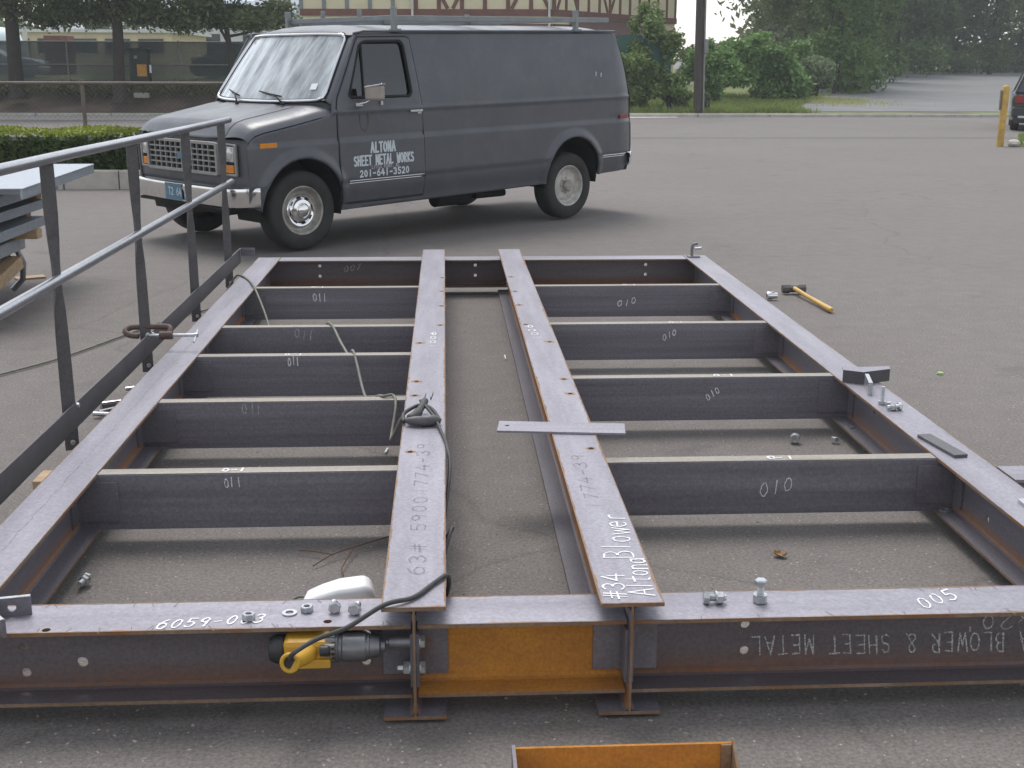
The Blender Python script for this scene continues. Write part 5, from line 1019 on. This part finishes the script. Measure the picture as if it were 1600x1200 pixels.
# ---- chain-link fences
MT['galvwire'] = M('fence_wire', (.27, .27, .26), (.20, .20, .19), 5, .6, .3)
MT['rustpipe'] = M('weathered_fence_pipe', (.21, .17, .14), (.15, .12, .10), 4, .7, .1)
def fence(name, label, y, x0, x1, xs_, zb_, zt_, pm, wire, step, rails, wr, prad=.03):
    e = thing(name, ((x0+x1)/2, y, zb_), label, 'fence')
    for x in xs_: MB().cyl((x, y, zb_-.3), (x, y, zt_+.05), prad, 10).build('post', pm, e, smooth=50)
    for z in rails: MB().ring([(x0, y-.035, z), (x1, y-.035, z)], prad*.72, 8).build('rail', pm, e, smooth=50)
    mb = MB(); h_ = zt_-zb_; k = int((x1-x0+h_)/step)
    for i in range(k):
        for sgn in (1, -1):
            a = x0-h_+i*step if sgn > 0 else x0+i*step; p = [(a, zb_), (a+h_*sgn, zt_)] if sgn > 0 else [(a+0, zb_), (a-h_, zt_)]
            (xa, za), (xb, zb2) = p
            if xa < x0: t_ = (x0-xa)/(xb-xa) if xb != xa else 2; xa, za = x0, za+(zb2-za)*t_
            if xb < x0: t_ = (x0-xa)/(xb-xa) if xb != xa else 2; xb, zb2 = x0, za+(zb2-za)*t_
            if xb > x1: t_ = (x1-xa)/(xb-xa); xb, zb2 = x1, za+(zb2-za)*t_
            if xa > x1: continue
            if abs(xb-xa) > .02: mb.ring([(xa, y+sgn*wr, za), (xb, y+sgn*wr, zb2)], wr, 3, cap=False)
    mb_ = mb.build('wire_mesh', wire, e, fix=False); mb_['kind'] = 'stuff'; return e
fence('chain_link_fence', 'low chain-link fence with rusty pipe rail just behind the clipped hedge', 18.75, -13, -1.9, [-11.9, -8.62, -5.34, -2.06], .0, 1.365, 'rustpipe', 'rustpipe', .075, [1.365], .0016)
f2 = fence('chain_link_fence', 'tall chain-link fence with green privacy screen behind the bank', 44.0, -32, 8.0, [-28.2, -24.4, -20.6, -16.78, -12.95, -9.15, -5.35, -1.55, 2.25, 6.05], .75, 2.38, 'galvwire', 'galvwire', .11, [2.38, 1.62], .0025, .035)
def screenmat():
    m, t, b = newmat('green_privacy_screen'); out = t.nodes['Material Output']
    col = ramp(t, noise(t, coord(t), .8, 5), [(.3, (.030, .058, .055)), (.7, (.052, .080, .076))]); t.links.new(col, b.inputs['Base Color']); b.inputs['Roughness'].default_value = .8
    tr = N(t, 'ShaderNodeBsdfTransparent'); mx = N(t, 'ShaderNodeMixShader'); f_ = ramp(t, noise(t, coord(t), .45, 4), [(.35, (.78,)*3), (.65, (.92,)*3)])
    t.links.new(f_, mx.inputs[0]); t.links.new(tr.outputs[0], mx.inputs[1]); t.links.new(b.outputs[0], mx.inputs[2]); t.links.new(mx.outputs[0], out.inputs[0]); return m
MT['privacy'] = screenmat(); MT['greenpanel'] = M('solid_green_screen', (.035, .10, .080), (.05, .125, .10), 1.2, .8)
xs_ = [-32, -28.2, -24.4, -20.6, -16.78, -12.95, -9.15, -5.35, -1.55, 2.25]
for a, b in zip(xs_[:-1], xs_[1:]):
    mb = MB(); mb.surf(lambda u, v: (u, 44.05+.02*math.sin(u*3+v*4)+.012*math.sin(u*9), v), np.linspace(a+.02, b-.02, 20).tolist(), np.linspace(.78, 2.36, 8).tolist()); mb.build('screen_panel', 'privacy', f2, smooth=True)
for a, b in ((2.25, 6.05), (6.05, 8.0)):
    mb = MB(); mb.surf(lambda u, v: (u, 43.93+.02*math.sin(u*3+v*4), v), np.linspace(a+.02, b-.02, 16).tolist(), np.linspace(.6, 2.68, 8).tolist()); mb.build('screen_panel', 'greenpanel', f2, smooth=True)

# ---- street trees on the bank
tree('street_tree', -14.22, 42.4, .6, 9, .28, (-14.6, 42.4, 5.6), (4.2, 3.4, 3.0), 24000, .085, 'leaf_oak', 'street tree with thick dark trunk at the far left of the bank', 22, grp='street trees on the bank', limbs=8, sub=.30)
tree('street_tree', -10.75, 41.9, .45, 9, .22, (-10.3, 41.9, 5.2), (3.9, 3.2, 3.0), 26000, .085, 'leaf_oak', 'street tree in front of the dark green utility cabinet', 24, lean=(.2, 0), grp='street trees on the bank', limbs=8, sub=.30)
tree('street_tree', -7.15, 43.0, .8, 5.2, .13, (-6.9, 43.0, 3.75), (2.3, 2.0, 1.35), 12000, .075, 'leaf_oak', 'small street tree just left of the van windscreen', 16, lean=(-.35, 0), grp='street trees on the bank', sub=.34)
# low branches of the middle tree hang over the fence
leaves('hanging_foliage', 'leaf_oak', blob_pts([((-11.8, 42, 3.25), (1.2, .8, .55)), ((-9.4, 42, 3.2), (1.4, .8, .5)), ((-13.0, 42.2, 3.1), (.9, .7, .4)), ((-8.5, 42, 2.95), (.8, .7, .4)), ((-10.5, 42, 3.4), (1.6, .8, .5)), ((-12.6, 42, 3.7), (1.2, .8, .5))], 8000, .3), .08, [o for o in bpy.data.objects if o.name.startswith('street_tree')][1])
# ---- weeds and earth on the bank
wp = []
for _ in range(60): wp.append(((random.uniform(-19, -3), random.uniform(42.3, 43.7), .75+random.uniform(-.05, .15)), (random.uniform(.5, 1.1), .4, random.uniform(.12, .3))))
stuff(tag(leaves('bank_weeds', 'leaf_weed', blob_pts(wp, 9000, .2), .07), 'low dull green weeds growing along the foot of the tall fence', 'weeds'))
mb = MB(); mb.surf(lambda a, b: (a, b, terr(a, b)+.02), np.linspace(-40, 2, 40).tolist(), np.linspace(41.4, 47, 12).tolist()); structure(mb.build('earth_bank', 'earth', smooth=True))
# utility cabinet
MT['cabgreen'] = M('dark_green_cabinet', (.018, .032, .022), (.028, .045, .030), 4, .6); MT['orange'] = M('orange_sign', (.62, .30, .05), (.50, .24, .05), 6, .6)
e = thing('utility_cabinet', (-10.3, 43.2, .9), 'dark green utility cabinet with an orange sign in front of the tall fence', 'cabinet')
MB().box((-10.62, 43.0, .95), (-10.02, 43.5, 2.10)).build('body', 'cabgreen', e, bevel=.02); MB().box((-10.68, 42.95, 2.102), (-9.96, 43.55, 2.17)).build('lid', 'cabgreen', e, bevel=.02); MB().box((-10.37, 42.975, 1.24), (-10.05, 42.995, 1.63)).build('sign', 'orange', e); MB().box((-9.96, 43.0, 1.35), (-9.90, 43.05, 1.62)).build('handle', 'white', e); MB().box((-10.45, 42.98, 1.82), (-10.34, 42.996, 1.92)).build('emblem', 'galvwire', e)
tag(MB().box((-10.35, 42.15, .55), (-9.85, 42.4, .72)).build('concrete_block', 'concrete', bevel=.02), 'pale concrete block on the bank below the utility cabinet', 'block')

# ---- cars (a plain saloon behind the screen, a dark estate at the right edge)
MT['carred'] = M('dark_maroon_paint', (.05, .02, .022), (.06, .024, .026), 3, .3, coat=.5); MT['carblack'] = M('black_car_paint', (.016, .016, .018), (.022, .022, .024), 3, .25, coat=.6)
MT['carglass'] = M('car_glass', (.03, .035, .04), (.04, .045, .05), 3, .08, coat=.6)
def car(name, loc, rz, paintm, label, grp=None, hgt=1.55, est=True):
    e = thing(name, loc, label, 'car', grp); e.rotation_euler = (0, 0, rz)
    def sect(x):                                  # (belt half width, roof half width, belt z, roof z)
        return None
    if est: top = [(0, .78), (.04, .95), (.12, 1.02), (.20, 1.06), (3.0, 1.02), (3.15, .98), (4.1, .86), (4.3, .70), (4.34, .5)]
    else: top = [(0, .70), (.05, .88), (.75, .96), (3.1, .94), (4.1, .80), (4.35, .62), (4.38, .5)]
    mb = MB(); xs2 = [0, .03, .1, .25, .55, .9, 1.5, 2.2, 3.0, 3.4, 3.8, 4.1, 4.28, 4.34]
    def bodyp(u, x):
        zt_ = float(np.interp(x, [p[0] for p in top], [p[1] for p in top])); w_ = .88*(1-.12*sstep(3.6, 4.4, x)-.06*(1-sstep(0, .25, x)))
        prof = [(-1, .28), (-1.0, .5), (-1.0, .70), (-.985, zt_-.06), (-.93, zt_), (0, zt_+.025), (.93, zt_), (.985, zt_-.06), (1, .70), (1, .5), (1, .28)]; p = prof[int(u)]
        return (x, p[0]*w_, p[1])
    mb.surf(bodyp, list(range(11)), xs2); mb.add([bodyp(u, 0) for u in range(11)], [tuple(range(11))]); mb.add([bodyp(u, 4.34) for u in range(11)], [tuple(range(11))[::-1]]); mb.box((.1, -.8, .2), (4.2, .8, .29)); mb.build('body', paintm, e, world=False, smooth=35)
    gx0, gx1, gx2, gx3 = (.06, .34, 2.35, 3.1) if est else (.45, 1.05, 2.3, 3.1)
    mb = MB(); zr = hgt; zb_ = 1.0 if est else .93
    B = [(gx0, -.80, zb_), (gx3, -.80, zb_-.03), (gx3, .80, zb_-.03), (gx0, .80, zb_)]; T = [(gx1, -.62, zr-.03), (gx2, -.62, zr-.03), (gx2, .62, zr-.03), (gx1, .62, zr-.03)]
    mb.add(B+T, [(0, 1, 5, 4), (1, 2, 6, 5), (2, 3, 7, 6), (3, 0, 4, 7), (4, 5, 6, 7)]); mb.build('glasshouse', 'carglass', e, world=False)
    mb = MB(); mb.obox(((gx1+gx2)/2, 0, zr-.012), ((gx2-gx1)/2+.02, 0, 0), (0, .635, 0), (0, 0, .022)); mb.build('roof', paintm, e, world=False, bevel=.018)
    for a, b in ((0, 4), (1, 5), (2, 6), (3, 7)): MB().ring([(B+T)[a], (B+T)[b]], .035, 6).build('pillar', paintm, e, world=False)
    for s in (-1, 1): MB().ring([(1.55, s*.805, .98), (1.6, s*.628, zr-.03)], .03, 6).build('pillar', paintm, e, world=False)
    for s in (-1, 1):
        MB().box((-.02, s*.70-.11, .72), (.10, s*.70+.11, .92)).build('tail_light', 'redlens', e, world=False, bevel=.02); MB().box((4.22, s*.60-.14, .60), (4.33, s*.60+.14, .73)).build('headlight', 'lamp', e, world=False, bevel=.02)
        for x in (.78, 3.45):
            w_ = MB().lathe((x, s*.74, .30), (0, s, 0), [(.18, -.09), (.27, -.1), (.30, -.07), (.30, .09), (.27, .115), (.19, .11), (.18, .09)], 24).build('wheel', 'tyre', e, world=False, smooth=40); MB().lathe((x, s*.74, .30), (0, s, 0), [(.185, .09), (.17, .10), (.05, .085), (0, .085)], 20).build('rim', 'rim', w_, world=False, smooth=40)
    MB().box((-.10, -.86, .36), (.05, .86, .62)).build('rear_bumper', 'black', e, world=False, bevel=.05); MB().box((-.115, -.70, .345), (-.02, .70, .40)).build('bumper_strip', 'letter', e, world=False, bevel=.01); MB().box((4.25, -.82, .30), (4.40, .82, .55)).build('front_bumper', paintm, e, world=False, bevel=.05)
    MB().box((-.03, -.25, .70), (-.012, .25, .83)).build('number_plate', 'letter', e, world=False); return e
car('parked_car', (15.72, 31.7, -.006), R(66), 'carblack', 'dark parked estate car cut off by the right picture edge behind the yellow post', hgt=1.5)
car('parked_car', (-10.0, 50.5, 1.0), R(10), 'carred', 'dark red parked car behind the green screened fence', est=False, hgt=1.42)
car('parked_car', (-20.5, 51.5, 1.0), R(3), 'galv', 'grey parked car behind the green screened fence at far left', est=False, hgt=1.42)

# ---- buildings
MT['cream'] = M('cream_render', (.78, .70, .50), (.70, .62, .44), 2, .9); MT['timberbrown'] = M('brown_timber', (.20, .085, .065), (.15, .065, .05), 3, .8); MT['palewall'] = M('pale_wall', (.74, .63, .46), (.66, .56, .41), 1.5, .9)
MT['roofwhite'] = M('white_roof_sheet', (.72, .73, .74), (.62, .63, .64), 2, .7); MT['windowdark'] = M('dark_window_glass', (.03, .035, .04), (.05, .055, .06), 2, .15); MT['roofbrown'] = M('brown_shingles', (.16, .085, .07), (.11, .06, .05), 9, .9, bmp=.4, bscale=20); MT['tankwhite'] = M('pale_blue_tank', (.66, .76, .78), (.58, .70, .73), 2, .5); MT['greyhouse'] = M('grey_roof', (.36, .40, .44), (.30, .34, .38), 2, .8)
MT['duct'] = M('white_pipe', (.75, .75, .73), None, 2, .6)
e = thing('half_timbered_building', (1, 62, 0), 'half-timbered cream building with brown beams seen above the van roof', 'building')
TB = Vector((5.4, 62.0, 0)); d1 = Vector((-12.4, .9, 0)); d2 = Vector((8.0, 11.0, 0))
def wall(a, d, z0, z1, m_, name, th=.3, out=0):
    n_ = Vector((d.y, -d.x, 0)).normalized()
    if n_.y > 0: n_ = -n_
    c = a+d/2-n_*(th/2-out); mb = MB(); mb.obox((c.x, c.y, (z0+z1)/2), d/2, n_*th/2, (0, 0, (z1-z0)/2)); return mb.build(name, m_, e)
def onwall(a, d, s0, s1, z0, z1, m_, name, out=.03, th=.08, par=None):
    n_ = Vector((d.y, -d.x, 0)).normalized()
    if n_.y > 0: n_ = -n_
    p0, p1 = a+d*s0, a+d*s1; c = (p0+p1)/2+n_*(out-th/2); mb = MB(); mb.obox((c.x, c.y, (z0+z1)/2), (p1-p0)/2, n_*th/2, (0, 0, (z1-z0)/2)); return mb.build(name, m_, e)
def brace(a, d, s0, z0, s1, z1, w_=.09):
    n_ = Vector((d.y, -d.x, 0)).normalized()
    if n_.y > 0: n_ = -n_
    p0 = a+d*s0+Vector((0, 0, z0)); p1 = a+d*s1+Vector((0, 0, z1)); v = (p1-p0); sd_ = v.cross(n_).normalized(); mb = MB(); mb.obox((p0+p1)/2+n_*.0, v/2, sd_*w_, n_*.036); mb.build('timber_brace', 'timberbrown', e)
for d in (d1, d2):
    wall(TB, d, 0, 4.0, 'cream', 'lower_wall'); wall(TB, d, 4.0, 7.2, 'cream', 'upper_wall', out=.0); L_ = d.length
    onwall(TB, d, -.01, 1.005, 3.98, 4.30, 'timberbrown', 'sill_beam', .10, .2); onwall(TB, d, -.01, 1.005, 6.95, 7.2, 'timberbrown', 'wall_plate', .10, .2)
    k = int(L_/1.05)
    for i in range(k+1):
        s0 = i/k; w_ = .10/L_
        if d is d1 and i > 6: m_ = 'rackgrey'
        else: m_ = 'timberbrown'
        onwall(TB, d, max(s0-w_, -.008), s0+w_, 4.302, 6.948, m_, 'timber_stud', .045, .07)
    for s0, s1 in ((.02, .085), (.168, .10), (.40, .335), (.42, .49)): brace(TB, d, s0, 4.32, s1, 5.9)
    onwall(TB, d, .0, 1, 3.3, 3.62, 'timberbrown', 'lower_band', .06, .1)
    for i in range(6):
        s0 = .06+i*.15; wd = onwall(TB, d, s0, s0+.085, 2.0, 3.15, 'windowdark', 'window', .02, .06); onwall(TB, d, s0-.006, s0+.091, 1.9, 1.99, 'timberbrown', 'window_sill', .08, .12)
for s_, d in ((.02, d1), (.56, d1)): p = TB+d*s_; MB().cyl((p.x, p.y-.16, 0), (p.x, p.y-.16, 7), .06, 8).build('downpipe', 'duct', e)
mb = MB(); q = [TB+Vector((.4, -.8, 7.2)), TB+d1+Vector((-.4, -.8, 7.2)), TB+d1+Vector((0, 9, 7.2)), TB+d2+Vector((1, 0, 7.2))]; mb.add([*q, TB+d1*.8+Vector((0, 6, 10)), TB+d2*.5+Vector((-3, 2, 10))], [(0, 1, 4, 5), (1, 2, 4), (2, 3, 5, 4), (3, 0, 5)]); mb.build('roof', 'roofbrown', e)
mb = MB(); p0 = TB+d2*.12; p1 = TB+d2*.80; mb.add([p0+Vector((.4, -1.6, 3.1)), p1+Vector((1.2, -1.0, 3.1)), p1+Vector((0, 0, 3.95)), p0+Vector((0, 0, 3.95))], [(0, 1, 2, 3)]); mb.build('porch_roof', 'roofbrown', e, solid=.1)
e = thing('low_building', (-17, 70, 1), 'long low cream building with flat roof behind the tall fence on the left', 'building')
MB().box((-24.5, 70, .8), (-14.9, 80, 3.30)).build('wall', 'palewall', e); MB().box((-24.8, 69.7, 3.302), (-14.6, 80.3, 3.46)).build('roof', 'roofwhite', e)
for x in (-23.9, -22.1, -20.3, -18.5, -16.7): w_ = MB().box((x, 69.93, 2.2), (x+1.35, 69.995, 2.98)).build('window', 'windowdark', e); MB().box((x-.05, 69.90, 2.12), (x+1.4, 69.99, 2.195)).build('window_sill', 'palewall', w_)
MB().box((-21.8, 71, 3.462), (-20.4, 73, 3.9)).build('roof_unit', 'roofwhite', e)
e = thing('pale_building', (-14, 85, 1), 'pale gabled building showing through the crown of the middle street tree', 'building')
mb = MB(); mb.box((-20, 85, .8), (-10.4, 95, 4.3)); mb.build('wall', 'roofwhite', e); mb = MB(); mb.add([(-20.3, 84.7, 4.3), (-10.1, 84.7, 4.3), (-10.1, 95.3, 4.3), (-20.3, 95.3, 4.3), (-20.3, 90, 6.0), (-10.1, 90, 6.0)], [(0, 1, 5, 4), (2, 3, 4, 5), (0, 4, 3), (1, 2, 5)]); mb.build('roof', 'greyhouse', e)
for x in (-18.6, -16, -13.4): MB().box((x, 84.95, 2.4), (x+1.1, 84.995, 3.6)).build('window', 'windowdark', e)
e = thing('grey_roofed_house', (-10, 105, 1), 'distant house with bluish grey roof above the small street tree', 'house')
MB().box((-15.5, 105, .8), (-8.6, 113, 5.4)).build('wall', 'palewall', e); mb = MB(); mb.add([(-15.9, 104.6, 5.35), (-8.2, 104.6, 5.35), (-8.2, 113.4, 5.35), (-15.9, 113.4, 5.35), (-15.9, 109, 7.4), (-8.2, 109, 7.4)], [(0, 1, 5, 4), (2, 3, 4, 5), (0, 4, 3), (1, 2, 5)]); mb.build('roof', 'greyhouse', e)
for x in (-14.6, -12.4, -10.2): MB().box((x, 104.95, 3.3), (x+1.0, 104.995, 4.6)).build('window', 'windowdark', e)
e = thing('white_house', (-6, 98, 1), 'white house wall between the small street tree and the van roof', 'house')
MB().box((-8.3, 98, .8), (-4.4, 104, 4.9)).build('wall', 'roofwhite', e); mb = MB(); mb.add([(-8.6, 97.7, 4.9), (-4.1, 97.7, 4.9), (-4.1, 104.3, 4.9), (-8.6, 104.3, 4.9), (-8.6, 101, 6.0), (-4.1, 101, 6.0)], [(0, 1, 5, 4), (2, 3, 4, 5), (0, 4, 3), (1, 2, 5)]); mb.build('roof', 'greyhouse', e)
for x in (-7.6, -5.9): MB().box((x, 97.95, 3.2), (x+.8, 97.995, 4.3)).build('window', 'windowdark', e)
e = thing('storage_tank', (-21.5, 60, 1), 'pale blue storage tank behind the fence at the far left', 'tank')
MB().lathe((-21.4, 60, .8), (0, 0, 1), [(1.75, 0), (1.75, 1.75), (1.6, 2.15), (1.1, 2.45), (0, 2.6)], 36).build('shell', 'tankwhite', e, smooth=50); MB().lathe((-21.4, 60, 2.52), (0, 0, 1), [(1.765, 0), (1.80, .03), (1.765, .06)], 36).build('hoop', 'galvwire', e, smooth=50)
MB().cyl((-19.35, 59.5, .8), (-19.35, 59.5, 3.85), .11, 10).build('vent_pipe', 'duct', e, smooth=50)
tag(MB().box((-19.0, 61, .9), (-17.9, 62.2, 2.95)).build('dark_shed', 'timberbrown', bevel=.03), 'dark brown shed beside the pale blue storage tank', 'shed')

# ---- right: pole, bollard, island, verge, bushes, wood
MT['polewood'] = M('dark_pole_timber', (.085, .070, .060), (.055, .046, .040), 4, .95, bmp=.5, stretch=(6, 6, .5)); MT['bollard'] = M('chipped_yellow_paint', (.58, .38, .07), (.40, .24, .06), 7, .6, bmp=.2)
e = thing('utility_pole', (8.55, 41.75, 0), 'dark timber utility pole standing by the kerb', 'utility pole')
MB().ring([(8.57, 41.75, -.2), (8.50, 41.75, 4), (8.44, 41.75, 9)], [.165, .15, .12], 16).build('shaft', 'polewood', e, smooth=60); MB().ring([(8.72, 41.62, 0), (8.66, 41.63, 3), (8.62, 41.63, 6)], .03, 8).build('conduit', 'galvwire', e, smooth=60)
MB().box((8.66, 41.5, 2.05), (8.78, 41.62, 2.5)).build('meter_box', 'galvwire', e, bevel=.01); MB().box((7.5, 41.70, 8.2), (9.4, 41.80, 8.32)).build('crossarm', 'polewood', e)
e = thing('yellow_bollard', (11.85, 25.85, 0), 'leaning yellow steel bollard near the right picture edge', 'bollard')
mb = MB(); b0, b1 = Vector((11.86, 25.85, -.02)), Vector((11.875, 25.85, 1.22)); mb.ring([b0, b1, b1+Vector((0, 0, .03)), b1+Vector((0, 0, .045))], [.075, .075, .06, .02], 16); mb.build('post', 'bollard', e, smooth=50); MB().box((11.765, 25.82, .75), (11.788, 25.88, 1.16)).build('bracket', 'rustpipe', e, bevel=.005)
isl = MB(); isl.surf(lambda a, b: (12.1*(25.7+b*3.2)/25.8+.1+a*5, 25.7+b*3.2, -.01+.16*math.sin(math.pi*min(1, a*3)*.5)*math.sin(math.pi*min(max(b, .02), .98))**.4), np.linspace(0, 1, 20).tolist(), np.linspace(0, 1, 12).tolist()); structure(isl.build('grass_island', 'verge', smooth=True))
for i, (x, y, s_) in enumerate(((12.12, 25.75, .13), (12.42, 25.72, .10), (12.62, 25.85, .12))):
    bm = bmesh.new(); bmesh.ops.create_icosphere(bm, subdivisions=2, radius=s_)
    for v in bm.verts: v.co *= 1+random.uniform(-.14, .14); v.co.z *= .75
    me = bpy.data.meshes.new('rock'); bm.to_mesh(me); bm.free(); me.materials.append(MT['kerbstone']); o = bpy.data.objects.new('rock', me); COL.objects.link(o); o.location = (x, y, .05); tag(o, ('pale rock against the foot of the yellow bollard', 'small pale rock, second from the yellow bollard', 'pale rock in the grass, third from the yellow bollard')[i], 'rock', 'rocks edging the grass island')
def grass(name, fn, n, hgt, mat, label):
    P = []; F = []; rd = random.Random(5)
    for _ in range(n):
        x, y, z = fn(rd); a = rd.uniform(0, 6.3); h_ = hgt*rd.uniform(.5, 1.4); w_ = h_*.12; dx, dy = math.cos(a)*w_, math.sin(a)*w_; lx, ly = rd.uniform(-.4, .4)*h_, rd.uniform(-.4, .4)*h_; k = len(P)
        P += [(x-dx, y-dy, z-.01), (x+dx, y+dy, z-.01), (x+lx, y+ly, z+h_)]; F.append((k, k+1, k+2))
    mb = MB(); mb.add(P, F); return stuff(tag(mb.build(name, mat, fix=False), label, 'grass'))
def fisl(rd): a, b = rd.random()**1.3, rd.random(); return (12.15*(25.8+b*3)/25.8+.1+a*5, 25.8+b*3, .02+.14*math.sin(math.pi*min(1, a*3)*.5)*math.sin(math.pi*min(max(b, .02), .98))**.4)
grass('island_grass', fisl, 5000, .10, 'grassblade', 'rough grass on the island behind the yellow bollard')
def fver(rd):
    while True:
        y = 41.6+14*rd.random()**1.4; x = rd.uniform(4.5, 19)
        if x < gedge(y)+rd.uniform(-.6, .25): return (x, y, terr(x, y))
grass('verge_grass', fver, 26000, .16, 'grassblade', 'rough green grass on the verge beyond the kerb')
shrub('bright_bush', (12.9, 50.0, 1.62), (2.45, 2.0, 1.55), 12000, .10, 'leaf_bush', 'large bright green rounded bush right of the utility pole', 34, sub=.27)
shrub('leafy_shrub', (6.6, 43.4, 1.05), (1.05, .9, .95), 4600, .085, 'leaf_shrub', 'leafy shrub directly behind the rear of the van', 16, grp='shrubs along the verge')
shrub('leafy_shrub', (7.35, 43.9, 2.3), (.95, .9, 1.75), 6000, .085, 'leaf_shrub', 'tall loose shrub between the green screen and the utility pole', 22, grp='shrubs along the verge', sub=.34)
shrub('leafy_shrub', (7.9, 42.9, .75), (.75, .7, .62), 3000, .08, 'leaf_shrub', 'low shrub at the left foot of the utility pole', 12, grp='shrubs along the verge')
shrub('leafy_shrub', (9.9, 46.8, 1.45), (1.15, 1.0, 1.35), 5200, .085, 'leaf_bush', 'upright shrub just right of the utility pole', 18, grp='shrubs along the verge', sub=.34)
shrub('leafy_shrub', (11.2, 52.5, 1.5), (1.6, 1.2, 1.3), 5200, .11, 'leaf_wood2', 'dull shrub behind the large bright bush', 18, grp='shrubs along the verge')
shrub('pale_shrub', (15.45, 51.5, 1.35), (.85, .8, .85), 3200, .085, 'leaf_pale', 'pale silvery shrub at the right end of the bright bush', 14)
shrub('white_flower_plant', (8.95, 42.6, .70), (.30, .25, .42), 380, .05, 'leaf_pale', 'small white-flowered plant at the right foot of the utility pole', 6, cat='plant')
wx = [(18.4, 58, 12, 'leaf_wood'), (19.6, 64, 13, 'leaf_wood2'), (20.5, 66, 13, 'leaf_wood'), (21.5, 74, 14, 'leaf_wood2'), (25, 76, 14, 'leaf_wood'), (28, 86, 15, 'leaf_wood2'), (33, 90, 15, 'leaf_wood'), (38, 98, 16, 'leaf_wood'), (43.5, 98, 16, 'leaf_wood2'), (48.5, 104, 16, 'leaf_wood'), (53, 100, 16, 'leaf_wood2')]
lb = ['leaning tree right behind the pale silvery shrub', 'dull green tree second from the pale shrub', 'full green tree at the near end of the wood', 'dull tree at the left side of the dark gap in the wood', 'green tree overhanging the edge of the gravel lot', 'dull green tree behind the overhanging one', 'tall green tree in the middle of the wood edge', 'broad tree right of the middle of the wood edge', 'dull broad tree above the top of the gravel lot', 'tall tree near the right picture edge', 'last tree of the wood at the right picture edge']
for (x, y, h_, m_), l_ in zip(wx, lb):
    zg = terr(x, y); sl_ = y/60
    tree('woodland_tree', x, y, zg, h_, .17, (x, y, zg+h_*.50), (h_*.27, h_*.25, h_*.46), 13000, .105*sl_, m_, l_, 26, grp='trees along the edge of the wood', sub=.27, limbs=7)
# undergrowth under the wood edge, beyond counting
us = []
for (x, y, h_, m_) in wx:
    for _ in range(5): us.append(((x+random.uniform(-2.5, 2.5), y+random.uniform(-1, 2.5), terr(x, y)+random.uniform(.5, 1.8)), (random.uniform(1, 2), 1.2, random.uniform(.7, 1.5))))
stuff(tag(leaves('undergrowth', 'leaf_wood', blob_pts(us, 26000, .3), .13), 'dark green undergrowth filling the foot of the wood edge', 'undergrowth'))
fs = []
for _ in range(150): x = random.uniform(27, 80); y = 106+random.uniform(0, 14); fs.append(((x, y, random.uniform(0, 14)), (random.uniform(3, 5), 2, random.uniform(2, 4))))
for _ in range(34): x = random.uniform(22, 36); y = 78+(x-15)*.9+random.uniform(2, 8); fs.append(((x, y, random.uniform(1, 11)), (random.uniform(2, 3.5), 1.5, random.uniform(1.5, 3))))
stuff(tag(leaves('far_woodland', 'leaf_wood2', blob_pts(fs, 60000, .2), .34), 'far dark mass of woodland behind the trees on the right', 'woodland'))
fs = []
for _ in range(60): x = random.uniform(-45, 14); y = 118+random.uniform(0, 10); fs.append(((x, y, random.uniform(1, 6.0)+(1.5 if x > 8 else 0)), (random.uniform(2, 4), 1.5, random.uniform(1, 2))))
stuff(tag(leaves('far_tree_line', 'leaf_wood2', blob_pts(fs, 16000, .2), .34), 'distant line of trees between and behind the houses', 'woodland'))
e = thing('picnic_table', (49, 92, terr(49, 92)), 'dark wooden table at the top of the gravel lot near the right edge', 'table')
zg = terr(49, 92)+.02
MB().box((47.9, 91.6, zg+.72), (50.1, 92.4, zg+.80)).build('top', 'timberbrown', e)
for x in (48.2, 49.8): MB().box((x-.06, 91.7, zg), (x+.06, 92.3, zg+.719)).build('leg', 'timberbrown', e)
for y in (91.0, 92.8): MB().box((47.9, y, zg+.42), (50.1, y+.25, zg+.48)).build('bench', 'timberbrown', e)
MT['dryblade'] = leafmat('dry_grass_blades', [(.42, .43, .18), (.50, .48, .24), (.34, .37, .14)])
def fdry(rd): a, b = rd.gauss(0, 1), rd.gauss(0, 1); x, y = 15.6+a*.9, 50.3+b*1.6; return (x, y, terr(x, y)+.015)
grass('dry_grass', fdry, 4000, .10, 'dryblade', 'patch of pale dry grass at the edge of the gravel lot')
# added volume: brightens the far woods the way lens flare does
hz_ = MB().box((-166, -36, -1.2), (166, 306, 24)).build('flare_veil', M('x', (1, 1, 1))); hm = bpy.data.materials.new('lens_flare_veil'); hm.use_nodes = True; hm.node_tree.nodes.clear()
pv = hm.node_tree.nodes.new('ShaderNodeVolumePrincipled'); pv.inputs['Density'].default_value = .0011; pv.inputs['Color'].default_value = (.92, .95, 1, 1); ho = hm.node_tree.nodes.new('ShaderNodeOutputMaterial'); hm.node_tree.links.new(pv.outputs[0], ho.inputs['Volume'])
hz_.data.materials.clear(); hz_.data.materials.append(hm); stuff(hz_)
# power line and a hanging branch against the sky
tag(MB().ring(spline([(-30, 43, 9.5), (-10, 42.4, 8.6), (8.44, 41.75, 8.5), (25, 42.5, 8.4), (60, 44, 9.3)], 8), .012, 6).build('power_line', 'black', smooth=True), 'thin black overhead wire running past the utility pole', 'cable')
